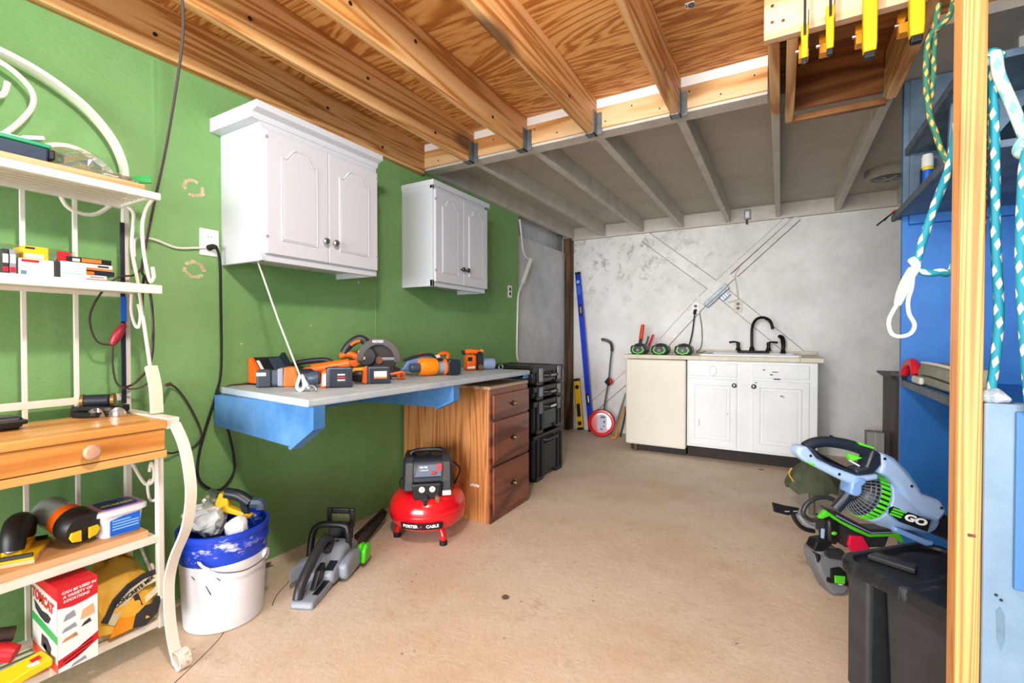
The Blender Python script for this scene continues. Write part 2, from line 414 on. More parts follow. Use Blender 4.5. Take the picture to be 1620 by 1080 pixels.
plank(-.44, 1.72, -.70, 1.47, .11, 5.1795); plank(-.72, 1.45, -1.09, 1.03, .115, 5.1805); plank(-1.2, .91, -1.95, .22, .115, 5.183)
g = G(); g.box(1.05, 1.2, -1.6, 5.3, 0, 2.45); wr = struct('wall_right', g, SHELFGREY)

# ceiling: plywood sheets on joists in front, painted boards behind
g = G(); g.box(-2.36, 1.2, -1.6, 5.3, 2.452, 2.5); ceil = struct('ceiling', g, PLY)
for x0, x1, y0, y1 in ((-2.2, 1.2, -1.6, .02), (-2.2, 1.2, .024, 1.24), (-2.2, -.01, 1.244, 2.53), (-.008, .43, 1.244, 2.03), (.432, 1.2, 1.244, 2.53)):
    g = G(); g.box(x0, x1, y0, y1, 2.41, 2.45); part('plywood_sheet', g, PLY, ceil)
g = G(); g.box(-.335, -.30, 1.945, 1.98, 2.4085, 2.4105); st = part('printed_stamp', g, PAPER, ceil)
text('lettering', 'I@', .028, KICK, st, frame((-.317, 1.962, 2.408), (1, 0, 0), (0, -1, 0)))
joists = [(-2.16, -2.12), (-1.75, -1.71), (-1.365, -1.325), (-.93, -.89), (-.485, -.445)]
for i, (x0, x1) in enumerate(joists):
    g = G(); g.box(x0, x1, -1.6, 2.49, 2.21, 2.41); part('joist', g, PINE, ceil, .003)
    if i:
        g = G(); g.box(x0-.004, x1+.004, 2.43, 2.488, 2.206, 2.211); g.box(x1, x1+.004, 2.43, 2.488, 2.206, 2.335)
        g.box(x0-.004, x0, 2.43, 2.488, 2.206, 2.335); g.box(x1, x1+.03, 2.484, 2.489, 2.215, 2.335)
        for z in (2.24, 2.27, 2.30, 2.325): g.cyl((x1+.018, 2.485, z), (x1+.018, 2.481, z), .005, n=8)
        part('joist_hanger', g, GALV, ceil)
    g = G()
    for y, z in ((.9+i*.13, 2.28), (1.7-i*.1, 2.33), (2.1, 2.26)): g.cyl((x1-.001, y, z), (x1+.003, y, z), .008, n=8)
    part('bolt_head', g, DARKMET, ceil)
g = G(); g.box(-2.16, -.06, 2.49, 2.53, 2.25, 2.362); part('header_board', g, PINE_X, ceil, .002)
g = G(); g.box(-2.16, -.06, 2.492, 2.53, 2.362, 2.41); part('white_header_strip', g, BRIGHTW, ceil)
g = G(); g.box(-2.16, -.06, 2.50, 2.60, 2.235, 2.25); part('white_edge_board', g, JOISTW, ceil, .003)
g = G()
for k in range(14): g.cyl((-2.0+k*.145, 2.486, 2.28+.05*(k % 2)), (-2.0+k*.145, 2.491, 2.28+.05*(k % 2)), .004, n=7)
part('nail_head', g, DARKMET, ceil)
# back bay
for x0, x1, y0 in ((-2.36, -.012, 2.53), (-.012, .44, 2.83), (.44, 1.2, 2.53)):
    g = G(); g.box(x0, x1, y0, 5.3, 2.365, 2.452); part('painted_sheet', g, CEILW, ceil)
for i, (x0, x1) in enumerate([(-2.16, -2.115), (-1.77, -1.73), (-1.345, -1.30), (-.935, -.885), (-.485, -.44), (-.05, -.01), (.415, .46), (.86, .90)]):
    g = G(); g.box(x0, x1, 2.60 if x0 < -.06 else (2.70 if x0 < .4 else 2.78), 5.16, 2.238, 2.366); part('painted_joist', g, JOISTW, ceil, .004)
g = G(); g.box(-2.16, 1.1, 5.155, 5.2, 2.225, 2.365); part('ledger_board', g, JOISTW, ceil, .003)
# framed hatch
for x0, x1, y1, mm in ((-.05, -.01, 2.70, PINE), (.012, .05, 2.83, PINE), (.415, .458, 2.78, PINE)):
    g = G(); g.box(x0, x1, 2.03 if x0 < .4 else 1.2, y1, 2.21, 2.452); part('hatch_joist', g, mm, ceil, .003)
g = G(); g.box(-.062, .415, 2.0, 2.038, 2.21, 2.452); part('hatch_front_board', g, PALE, ceil, .002)
g = G(); g.box(.05, .415, 2.80, 2.83, 2.262, 2.452); part('hatch_back_board', g, BROWNPLY, ceil, .002)
g = G(); g.box(.05, .43, 2.825, 2.86, 2.212, 2.24); part('hatch_lip', g, BROWNPLY, ceil, .002)
g = G(); g.box(.052, .413, 2.04, 2.80, 2.44, 2.453); part('hatch_cover', g, BROWNPLY, ceil)
for x, y, z in ((-.035, 1.9995, 2.33), (-.035, 1.9995, 2.27), (.0, 1.9995, 2.265)):
    g = G(); g.cyl((x, 1.9985, z), (x, 2.001, z), .006, n=8); part('screw_head', g, OAKDARK, ceil)

# ------------------------------------------------------------------ wall cabinets
def arch_panel(y0, y1, z0, z1, x, dip, hump):
    pts = [(y0, z0), (y1, z0), (y1, z1-dip)]
    n = 16; w_ = y1-y0
    for k in range(n+1):
        u = k/n; yy = y1-w_*u; q = abs(u-.5)*2
        zz = z1-dip if q > .72 else z1-dip+hump*math.cos(q/.72*math.pi/2)**1.3+.012*math.sin(q/.72*math.pi)
        pts.append((yy, zz))
    pts.append((y0, z1-dip)); return pts
def wall_cabinet(label, y0, y1, z0, z1, xf, crown, knob_m, hinge, kz):
    t = thing('wall_cabinet', label, 'cabinet', (-2.16, (y0+y1)/2, z0), group=None)
    g = G(); g.box(-2.16, xf, y0, y0+.018, z0, z1); g.box(-2.16, xf, y1-.018, y1, z0, z1)
    g.box(-2.16, xf-.02, y0+.018, y1-.018, z0+.028, z0+.045); g.box(-2.16, xf, y0+.018, y1-.018, z1-.018, z1)
    g.box(xf-.02, xf, y0, y1, z0, z0+.042); g.box(xf-.02, xf, y0, y1, z1-.05, z1)
    g.box(-2.16, -2.15, y0+.018, y1-.018, z0+.04, z1-.02)
    part('body', g, WHITE, t, .002)
    g = G(); c0 = crown
    if c0 > .035: g.prism([(-2.16, z1-.02), (xf+.004, z1-.02), (xf+.012, z1+.002), (xf+c0, z1+.012), (xf+c0, z1+.04), (-2.16, z1+.04)], 'y', y0-c0, y1+.004)
    else: g.prism([(-2.16, z1-.03), (xf+c0, z1-.03), (xf+c0, z1+.005), (-2.16, z1+.005)], 'y', y0-.004, y1+.03)
    part('crown_moulding', g, WHITE, t, .002)
    ym = (y0+y1)/2; zt, zb = z1-.052, z0+.03
    for a, b, s in ((y0+.012, ym-.0015, 1), (ym+.0015, y1-.01, -1)):
        g = G(); g.box(xf, xf+.018, a, b, zb, zt); d = part('door', g, WHITE, t, .003)
        pa, pb = a+.062, b-.062
        if s > 0: pa += .006
        P = arch_panel(pa, pb, zb+.062, zt-.045, 0, .05, .045)
        g = G()                                                     # routed groove frame around a raised field
        g.tube([(xf+.0185, p[0], p[1]) for p in P], .0034, 6, closed=True, smooth=False, flat=1)
        part('panel_moulding', g, WHITE, d, smooth=True)
        cy, cz = (pa+pb)/2, (zb+zt)/2
        g = G(); g.prism([(cy+(p[0]-cy)*.93, cz+(p[1]-cz)*.965) for p in P], 'x', xf+.016, xf+.0215); pn = part('raised_panel', g, WHITE, d, .002)
        ky = b-.027 if s > 0 else a+.025
        g = G(); g.lathe([(.007, 0), (.006, .012), (.014, .018), (.016, .024), (.012, .03), (.001, .032)], (xf+.018, ky, kz), (1, 0, 0), 14); part('knob', g, knob_m, d, smooth=True)
        hy = a if s > 0 else b
        for z in hinge:
            g = G(); g.cyl((xf+.016, hy-s*.001, z-.008), (xf+.016, hy-s*.001, z+.008), .003, n=8); g.box(xf+.017, xf+.0195, hy, hy+s*.008, z-.005, z+.005); part('hinge', g, GREYPL, d)
    return t
wall_cabinet('larger white two-door wall cabinet nearer the camera, with crown moulding', 1.165, 1.80, 1.42, 2.012, -1.862, .045, STEEL, (1.52, 1.93), 1.545)
wall_cabinet('smaller white two-door wall cabinet farther along the green wall, slim cap and pewter knobs', 2.31, 2.93, 1.42, 2.085, -1.905, .012, DARKMET, (1.52, 1.97), 1.555)

# ------------------------------------------------------------------ workbench
t = thing('wall_workbench', 'blue wall-hung workbench shelf with worn grey-blue top on the green wall', 'workbench', (-2.16, 1.9, .7))
g = G(); g.prism([(-2.16, 1.15), (-1.455, 1.075), (-1.425, 2.72), (-2.16, 2.72)], 'z', .852, .88); part('worktop', g, BENCHTOP, t, .006)
for y0 in (1.10, 1.93, 2.70):
    g = G(); zb = .70 if y0 < 2.5 else .815
    g.prism([(-2.12, .852), (-2.12, zb+.02), (-1.60, zb-.012) if y0 < 1.5 else (-1.58, zb+.03), (-1.475, .775 if y0 < 2.5 else .83), (-1.475, .852)], 'y', y0+.008, y0+.036); part('bracket', g, BENCHBLUE, t, .003)
    g = G(); g.prism([(-1.475, .852), (-1.475, .775 if y0 < 2.5 else .83), (-1.60, zb-.012) if y0 < 1.5 else (-1.58, zb+.03), (-1.585, zb-.02) if y0 < 1.5 else (-1.565, zb+.02), (-1.452, .77 if y0 < 2.5 else .825), (-1.452, .852)], 'y', y0-.004, y0+.048); part('bracket_edge', g, BENCHBLUE, t, .002)
g = G(); g.box(-2.158, -2.115, 1.145, 2.72, .72, .852); part('wall_cleat', g, BENCHBLUE, t, .003)
g = G(); g.tube([(-1.62+.016*math.cos(a), 2.67, .898+.016*math.sin(a)) for a in [k*math.tau/12 for k in range(12)]], .004, 6, closed=True); g.cyl((-1.62, 2.67, .876), (-1.62, 2.67, .884), .006); part('eye_bolt', g, GALV, t, smooth=True)

# ------------------------------------------------------------------ drawer cabinet
t = thing('drawer_cabinet', 'oak cabinet with three dark red-brown drawers under the bench end', 'cabinet', (-1.8, 2.53, 0))
g = G(); g.box(-2.14, -1.478, 2.30, 2.765, .0, .79); part('carcass', g, OAK, t, .003)
g = G(); g.box(-2.15, -1.466, 2.292, 2.772, .79, .81); part('cabinet_top', g, wood('dusty_top', '#c9b097', '#b89478', '#9a6f52', 1, 30, .6, .1), t, .004)
g = G(); g.box(-1.478, -1.468, 2.30, 2.765, 0, .79); part('face_frame', g, OAKDARK, t, .002)
for z0, z1 in ((.615, .755), (.345, .60), (.045, .33)):
    g = G(); g.box(-1.468, -1.452, 2.318, 2.757, z0, z1); d = part('drawer', g, OAKDARK, t, .004)
    g = G(); g.box(-1.452, -1.4505, 2.345, 2.73, z0+.025, z1-.025); part('drawer_field', g, OAKDARK, d, .001)
    zc = (z0+z1)/2
    g = G(); g.sph((-1.449, 2.54, zc), (.003, .032, .012), 12, 6); g.sph((-1.449, 2.54, zc), (.003, .012, .02), 12, 6); part('backplate', g, BRONZE, d, smooth=True)
    g = G(); g.lathe([(.006, 0), (.005, .012), (.012, .02), (.011, .027), (.001, .03)], (-1.45, 2.54, zc), (1, 0, 0), 12); part('knob', g, BRASS, d, smooth=True)
g = G()
for k in range(5): g.prism([(-1.56-.012*k+a, .205+.004*(k % 2)+b) for a, b in ((0, 0), (.014, .004), (.012, .016), (-.002, .012))], 'y', 2.2988, 2.3002)
part('chipped_spot', g, PAPER, t)

# ------------------------------------------------------------------ stacked tool boxes
def tool_box(z0, z1, label, latch, lid):
    x0, x1, y0, y1 = -2.10, -1.60, 3.10, 3.63
    t = thing('tool_box', label, 'tool box', (-1.85, 3.36, z0), group=None)
    g = G(); g.box(x0, x1, y0, y1, z0+.012, z1-.035 if lid else z1-.02); part('body', g, NAVY, t, .012)
    g = G(); g.box(x0-.01, x1+.012, y0-.01, y1+.01, z1-(.045 if lid else .03), z1-.002)
    for y in (y0+.1, y1-.1): g.box(x0+.05, x1-.05, y-.03, y+.03, z1-.01, z1+.004)
    part('lid', g, BLACK, t, .008)
    for y in (y0+.03, y1-.14):
        g = G(); g.box(x0+.02, x1+.018, y, y+.11, z0, z0+.03); part('foot', g, BLACK, t, .006)
    h = z1-z0
    for y in (y0+.06, y0+.14, y1-.17, y1-.09, y1-.03):
        g = G(); g.box(x1-.005, x1+.014, y-.012, y+.012, z0+.02, z1-.04); part('rib', g, BLACK, t, .004)
    for y in (y0+.10, y1-.10):
        if latch:
            g = G(); g.box(x1+.012, x1+.024, y-.028, y+.028, z1-.10 if h > .2 else z0+.025, z1-.01); part('latch', g, GREYPL if h < .2 else GREY2, t, .005)
    g = G(); yc = (y0+y1)/2; zz = z1-.055 if h > .2 else (z0+z1)/2
    g.tube([(x1+.004, yc-.10, zz), (x1+.035, yc-.09, zz), (x1+.035, yc+.09, zz), (x1+.004, yc+.10, zz)], .012, 8, smooth=False); part('handle', g, BLACK, t, smooth=True)
    g = G(); g.box(x1+.006, x1+.016, yc-.11, yc+.11, z0+.05, zz-.03) if h > .2 else g.box(x1+.002, x1+.01, yc-.1, yc+.1, z0+.03, zz-.02)
    part('front_panel', g, SLATE if h < .2 else NAVY, t, .004)
    if latch:
        g = G(); g.box(x1+.046, x1+.0475, yc-.045, yc+.05, zz-.008, zz+.008); part('label_plate', g, PAPER if h > .2 else GREYPL, t)
    return t
tool_box(0, .352, 'largest black tool box, at the bottom of the stack beside the drawers', False, False)
tool_box(.358, .61, 'deep black tool box with grey latches, second from the stack bottom', True, True)
tool_box(.616, .722, 'shallow black tool box, second from the top of the stack', True, True)
tool_box(.728, .868, 'black tool box at the top of the stack behind the bench end', True, True)

# ------------------------------------------------------------------ sink counter
yF = 4.47
g = G(); g.box(-1.315, -.63, yF-.03, 5.195, .888, .926); g.box(.14, .30, yF-.03, 5.195, .888, .926); g.box(-.63, .14, yF-.03, 4.515, .888, .926); g.box(-.63, .14, 5.125, 5.195, .888, .926); g.box(-1.315, .30, 5.18, 5.199, .926, .96)
t = solo('countertop', 'cream laminate countertop with worn front edge along the back wall', 'countertop', g, COUNTER, .004)
g = G(); g.box(-1.30, -.745, yF, 5.17, .065, .882)
t = thing('panel_cabinet', 'plain ivory panel cabinet left of the white sink cabinet', 'cabinet', (-1.02, 4.8, 0))
part('front_panel', g, IVORY, t, .018, seg=3)
g = G(); g.box(-1.26, -.75, yF+.06, 5.15, 0, .07); part('toe_kick', g, KICK, t)
g = G(); g.box(-1.215, -1.19, yF+.01, yF+.06, 0, .07); part('foot', g, OLDPOST, t)
t = thing('sink_cabinet', 'worn white sink cabinet with two doors under the counter', 'cabinet', (-.23, 4.8, 0))
g = G(); g.box(-.735, .262, yF+.015, yF+.035, .105, .885); g.box(-.735, -.717, yF+.035, 5.17, .105, .885); g.box(.244, .262, yF+.035, 5.17, .105, .885); g.box(-.717, .244, yF+.035, 5.17, .105, .125); part('carcass', g, SINKW, t, .003)
g = G(); g.box(-.735, .262, yF+.07, 5.15, 0, .105); part('toe_kick', g, KICK, t)
for x0, x1 in ((-.722, -.325), (-.205, .205)):
    g = G(); g.box(x0, x1, yF, yF+.016, .745, .862); d = part('drawer_front', g, SINKW, t, .004)
    if x0 < -.5:
        g = G(); g.lathe([(.031, 0), (.031, .006), (.026, .010), (.023, .007), (.001, .009)], (0, 0, 0), (0, -1, 0), 24); g.xf(M.Translation((-.517, yF, .80)) @ M.Diagonal((1.05, 1, 1.65, 1))); part('oval_plate', g, SINKW, d, smooth=True)
    g = G(); g.box(x0, x1, yF, yF+.016, .125, .725); d = part('door', g, SINKW, t, .004)
    a, b = x0+.055, x1-.055
    g = G(); g.tube([(a, yF-.0005, .19), (b, yF-.0005, .19), (b, yF-.0005, .665), (a, yF-.0005, .665)], .006, 6, closed=True, smooth=False); part('panel_moulding', g, SINKW, d)
    g = G(); g.box(a+.025, b-.025, yF-.005, yF+.005, .215, .64); part('raised_panel', g, SINKW, d, .004)
    kx = -.345 if x0 < -.5 else -.195
    g = G(); g.lathe([(.008, 0), (.007, .012), (.018, .018), (.02, .026), (.014, .032), (.001, .034)], (kx, yF, .675), (0, -1, 0), 16); part('knob', g, STEEL, d, smooth=True)
g = G()
for x, z, w_, h in ((-.13, .815, .02, .006), (-.06, .80, .045, .005), (-.075, .775, .02, .008), (-.05, .74, .05, .008), (.0, .60, .02, .008), (.02, .592, .01, .006), (-.40, .42, .006, .006), (-.63, .30, .003, .06)): g.box(x, x+w_, yF-.0062 if z > .7 or z < .4 or x < -.3 else yF-.006, yF-.0008, z, z+h)
part('paint_chip', g, KICK, t)
t = thing('sink', 'white drop-in sink rim set in the cream counter', 'sink', (-.25, 4.8, .926))
g = G(); P = [(-.62, 4.50), (.13, 4.50), (.15, 4.52), (.15, 5.12), (.13, 5.14), (-.62, 5.14), (-.64, 5.12), (-.64, 4.52)]
rings = []
for dx, z in ((.955, .80), (.965, .9255), (1, .9265), (1, .94), (.97, .944), (.9, .938), (.86, .81), (.5, .80)): rings.append([V((-.245+(x+.245)*dx, 4.82+(y-4.82)*dx, z)) for x, y in P])
g.loft(rings); part('basin', g, SINKW, t, smooth=True)
t = thing('faucet', 'dark bronze gooseneck faucet with two lever handles at the sink', 'faucet', (-.26, 5.07, .938))
g = G(); g.box(-.37, -.09, 5.045, 5.095, .938, .962); part('base_bar', g, BRONZE, t, .01)
g = G(); g.lathe([(.026, .96), (.02, .99), (.016, 1.0)], (-.24, 5.07, 0)); g.tube([(-.24, 5.07, .98), (-.242, 5.07, 1.10), (-.235, 5.06, 1.20), (-.20, 5.03, 1.262), (-.14, 4.99, 1.275), (-.085, 4.96, 1.24), (-.063, 4.945, 1.165)], .0135, 10); part('spout', g, BRONZE, t, smooth=True)
for x, s in ((-.36, -1), (-.10, 1)):
    g = G(); g.lathe([(.026, .962), (.018, .985), (.014, 1.01), (.018, 1.02), (.016, 1.035), (.002, 1.045)], (x, 5.07, 0)); g.tube([(x-s*.01, 5.07, 1.035), (x+s*.03, 5.05, 1.045), (x+s*.075, 5.03, 1.04)], lambda q: .007+.003*q, 8); part('lever_handle', g, BRONZE, t, smooth=True)
t = thing('sink_sprayer', 'dark bronze side sprayer standing right of the faucet', 'sprayer', (.02, 5.07, .938))
g = G(); g.lathe([(.026, 0), (.022, .015), (.014, .04)], (.02, 5.07, .94)); part('base', g, BRONZE, t, smooth=True)
g = G(); g.tube([(.02, 5.07, .97), (.022, 5.07, 1.03), (.012, 5.055, 1.085), (-.012, 5.03, 1.10)], lambda q: .015+.006*math.sin(q*3), 10); part('spray_head', g, BRONZE, t, smooth=True)
# ------------------------------------------------------------------ baker's rack
XB, XF, Y1, Y0 = -2.10, -1.862, .79, -.06
rk = thing('bakers_rack', 'cream metal baker rack with pine table, scrolled ends and curled feet', 'rack', (-1.98, .37, 0))
ym = (Y0+Y1)/2
for y in (Y1, Y0):
    g = G(); g.box(XB-.010, XB+.010, y-.010, y+.010, 0, 1.70); part('back_post', g, RACK, rk, .002)
for y in (.52, .648, .235, .095):
    g = G(); g.box(XB-.006, XB+.006, y-.006, y+.006, .125, 1.60); part('back_bar', g, RACK, rk, .001)
for z in (.872, .66):
    g = G(); g.box(XB-.007, XB+.007, Y0, Y1, z, z+.024); part('back_rail', g, RACK, rk, .001)
arc = [(Y1, 1.66), (.785, 1.74), (.745, 1.83), (.66, 1.915), (.53, 1.975), (ym, 1.995)]
arc = arc+[(2*ym-y, z) for y, z in arc[-2::-1]]
g = G(); g.strap(arc, 'x', XB-.02, XB+.02, .014); part('arch', g, RACK, rk, smooth=True)
for s in (1, -1):
    f = lambda y: y if s > 0 else 2*ym-y
    def scroll(pts, r=.007, nm='scroll'):
        g = G(); g.tube([(XB, f(y), z) for y, z in pts], r, 8); part(nm, g, RACK, rk, smooth=True)
    scroll([(.775, 1.64), (.735, 1.71), (.66, 1.748), (.60, 1.742), (.55, 1.705), (.54, 1.66)], .009)
    scroll([(.44, 1.965), (.50, 1.945), (.545, 1.90), (.548, 1.85), (.52, 1.79), (.49, 1.745), (.47, 1.72)], .008)
    scroll([(.455, 1.86), (.475, 1.85), (.487, 1.87), (.492, 1.90)], .008)
    scroll([(.61, 1.585), (.63, 1.545), (.67, 1.53), (.71, 1.54), (.755, 1.585)], .007)
    yy = Y1 if s > 0 else Y0
    def side(pts, r=.006, nm='side_scroll'):
        g = G(); g.tube([(x, yy, z) for x, z in pts], r, 8); part(nm, g, RACK, rk, smooth=True)
    side([(-1.885, 1.58), (-1.93, 1.555), (-1.965, 1.50), (-1.955, 1.40), (-1.925, 1.32), (-1.905, 1.296), (-1.885, 1.31), (-1.893, 1.345)])
    side([(-2.075, 1.58), (-2.03, 1.545), (-2.045, 1.46), (-2.04, 1.40), (-2.0, 1.29), (-1.96, 1.15), (-1.915, .99), (-1.88, .86)])
    side([(-2.05, 1.26), (-2.055, 1.20), (-2.03, 1.15), (-2.0, 1.14), (-1.985, 1.18), (-2.0, 1.22)], .006)
    side([(-2.085, .66), (-2.02, .61), (-1.96, .58), (-1.905, .60), (-1.895, .64), (-1.915, .66), (-1.93, .63)], .006)
    side([(-1.862, .60), (-1.885, .54), (-1.93, .53), (-1.945, .575), (-1.925, .60)], .005)
    side([(-1.85, .20), (-1.89, .27), (-1.925, .30), (-1.93, .26), (-1.90, .255)], .005)
    side([(-2.09, .50), (-1.99, .33), (-1.87, .24)], .005, 'brace')
    g = G(); g.box(XF-.012, XF+.012, yy-.010, yy+.010, .10, .80); part('front_post', g, RACK, rk, .003)
    g = G(); g.strap([(-1.915, 1.0), (-1.885, .93), (-1.875, .84)], 'y', yy-.016, yy+.018, .016); part('upper_strap', g, mat('cream_strap_paint', '#f0dcc2', .5), rk, smooth=True)
    g = G(); g.strap([(-1.755, .815), (-1.70, .755), (-1.668, .68), (-1.655, .59), (-1.685, .48), (-1.76, .37), (-1.80, .28), (-1.803, .18), (-1.785, .09), (-1.755, .03), (-1.725, .004)], 'y', yy-.015, yy+.017, .008); part('curved_leg', g, RACK, rk, smooth=True)
    P = [(-1.725+.028*math.sin(a), .032-.028*math.cos(a)) for a in [k*.5 for k in range(0, 12)]]
    g = G(); g.strap(P, 'y', yy-.016, yy+.018, .006, 2); part('foot_curl', g, RUST, rk, smooth=True)
# table
g = G(); g.box(-2.085, -1.742, Y0-.01, .765, .805, .832); part('tabletop', g, TABLEPINE, rk, .005)
g = G(); g.box(-2.09, -1.752, .765, .805, .80, .836); part('end_rail', g, RACK, rk, .003)
g = G(); g.box(-2.09, -1.77, Y0, .757, .705, .72); g.box(-2.09, -1.765, Y0, Y0+.02, .72, .805); g.box(-2.09, -1.765, .737, .757, .72, .805); part('drawer_case', g, TABLEPINE, rk)
g = G(); g.box(-2.08, -1.752, Y0+.01, .762, .735, .803); dr = part('drawer', g, TABLEPINE, rk, .003)
g = G(); g.lathe([(.011, 0), (.01, .012), (.02, .02), (.022, .028), (.016, .036), (.001, .038)], (-1.752, .565, .772), (1, 0, 0), 16); part('knob', g, mat('worn_wood_knob', '#c99a80', .5), dr, smooth=True)
g = G(); g.box(-2.08, -1.752, Y0+.01, .768, .708, .732); part('lower_rail', g, TABLEPINE, rk, .003)
# shelves
def wire_shelf(z, board, xf, nm):
    g = G(); g.box(xf-.011, xf+.011, Y0-.01, Y1+.01, z-.012, z+.012); s = part('shelf_frame', g, RACK, rk, .003)
    g = G(); g.box(XB-.004, XB+.018, Y0, Y1, z-.012, z+.012); part('rear_bar', g, RACK, s, .002)
    for y in (Y1-.012, Y0+.012):
        g = G(); g.box(XB, xf, y-.006, y+.006, z-.008, z+.008); part('end_bar', g, RACK, s, .002)
    for k in range(6):
        x = XB+.035+k*(xf-XB-.04)/6
        g = G(); g.box(x, x+.009, Y0, Y1-.02, z-.0022, z+.0022); part('slat', g, RACK, s)
    if board:
        g = G(); g.box(XB+.015, xf-.006, Y0+.02, Y1-.03, z+.0125, z+.034); part('shelf_board', g, SHELFPINE, rk, .002)
wire_shelf(1.585, True, XF, 'top'); wire_shelf(.410, True, XF, 'lower'); wire_shelf(.118, False, XF, 'bottom')
g = G(); g.box(XF-.01, XF+.01, Y0-.01, Y1+.012, 1.252, 1.282); g.box(XB, XF, Y0, Y1, 1.262, 1.282); g.box(XB-.005, XB+.015, Y0, Y1, 1.25, 1.282); part('middle_shelf', g, RACK, rk, .003)

# on the middle shelf (z 1.282)
def carton(y0, y1, z0, z1, x1, depth, m, label, cat='box', name='carton', band=None, group=None):
    t = thing(name, label, cat, (x1-depth/2, (y0+y1)/2, z0), group=group)
    g = G(); g.box(x1-depth, x1, y0, y1, z0, z1); part('box', g, m, t, .002)
    for bm_, a, b, c, d in band or (): g = G(); g.box(x1+.0002, x1+.0012, y0+(y1-y0)*a, y0+(y1-y0)*b, z0+(z1-z0)*c, z0+(z1-z0)*d); part('printed_band', g, bm_, t)
    return t
PX, PZ = (0, 1, 0), (0, 0, 1)
t = carton(.463, .538, 1.283, 1.333, -1.90, .11, PAPER, 'white carton with a red strip at front left of the middle shelf', band=[(RED2, .06, .55, .80, .95), (mat('label_teal', '#5b8a94', .5), .04, .2, .08, .3)])
t = carton(.552, .612, 1.283, 1.336, -1.895, .10, PAPER, 'white carton of fasteners beside a black box on the middle shelf', band=[(LTBLUE, .1, .9, .30, .34), (LTBLUE, .1, .9, .45, .48), (LTBLUE, .1, .9, .6, .63)])
carton(.5395, .551, 1.283, 1.334, -1.898, .10, BLACK2, 'narrow black box between two white cartons on the middle shelf')
t = carton(.475, .53, 1.3335, 1.372, -1.915, .09, YEL, 'yellow carton on top of the white carton with red strip', band=[(PAPER, .05, .8, .1, .42), (KICK, .08, .45, .78, .92)])
t = carton(.575, .685, 1.338, 1.356, -1.92, .10, BLACK, 'black and orange flat box topmost of the small stack, middle shelf', band=[(ORANGEB, .3, .75, .2, .85), (PAPER, .1, .26, .2, .7)])
carton(.613, .684, 1.318, 1.3375, -1.91, .10, PAPER, 'white and orange flat box under the black one, middle shelf', band=[(ORANGEB, 0, 1, 0, .35), (KICK, .45, .85, .5, .8)])
carton(.613, .69, 1.302, 1.3175, -1.912, .10, NAVY, 'navy flat box with an orange end, middle of the small stack', band=[(ORANGEB, .0, .3, .1, .7)])
carton(.613, .667, 1.283, 1.3015, -1.905, .10, PAPER, 'white and red flat box at the bottom of the small stack', band=[(mat('label_redorange', '#e8521e', .5), 0, 1, 0, .35), (GREYPL, .2, .85, .55, .8)])
t = thing('parts_case', 'clear plastic case holding a red card at back of the middle shelf', 'case', (-1.99, .56, 1.283))
g = G(); g.box(-2.04, -1.935, .43, .60, 1.3365, 1.375); part('shell', g, CLEAR, t, .008)
g = G(); g.box(-1.937, -1.9335, .555, .585, 1.339, 1.369); part('red_card', g, RED2, t)
g = G(); g.box(-2.03, -2.0, .44, .59, 1.284, 1.336); part('base_block', g, PAPER, t)
for k, (y, lb) in enumerate(((.445, 'slim grey carton at the left edge of the middle shelf'), (.43, 'slim charcoal carton left of the grey one, middle shelf'))):
    carton(y, y+.0135, 1.283, 1.355, -1.905, .1, GREYPL if k == 0 else BLACK2, lb, band=[(RED2, .1, .9, .1, .3), (PAPER, .1, .9, .45, .8)])

# on the top shelf
t = thing('storage_case', 'slate plastic case with green lid on the top rack shelf', 'case', (-2.0, .44, 1.62))
g = G(); g.prism([(-2.05, 1.62), (-1.93, 1.62), (-1.92, 1.672), (-2.06, 1.672)], 'y', .39, .535); part('tub', g, SLATE, t, .005)
g = G(); g.box(-2.065, -1.915, .385, .54, 1.672, 1.684); part('lid', g, TEALG, t, .003)
g = G(); g.box(-1.96, -1.913, .535, .548, 1.64, 1.67); part('latch', g, BLACK, t, .004)
g = G(); g.box(-2.03, -1.96, .40, .50, 1.685, 1.70); g.cb((-1.99, .515, 1.708), (.05, .05, .012), M.Rotation(.3, 3, 'X')); solo('folded_paper', 'crumpled white paper lying on the green lid', 'paper', g, PAPER, .002)
def film(name, label, c, r, seed, amp=.03, cat='plastic bag', m=None, zmin=None, group=None):
    g = G(); g.sph(c, r, 22, 14)
    g.jitter(amp, 14, seed); g.jitter(amp*.5, 40, seed+3)
    for v in g.b.verts:
        if zmin is not None and v.co.z < zmin: v.co.z = zmin+.001*random.random()
    return solo(name, label, cat, g, m or FILM)
film('plastic_bag', 'crumpled clear plastic bag on the top rack shelf beside the case', (-1.985, .62, 1.645), (.075, .085, .06), 2, .03, zmin=1.6195)
film('plastic_bag', 'flat clear plastic wrapper at the right end of the top shelf', (-1.95, .715, 1.632), (.06, .06, .025), 9, .016, zmin=1.6195)
g = G(); g.tube([(-1.96, .745, 1.628), (-1.94, .765, 1.648), (-1.92, .80, 1.655)], .007, 6, flat=2); solo('green_strip', 'short green plastic strip poking off the top shelf end', 'strip', g, GREENLAB)

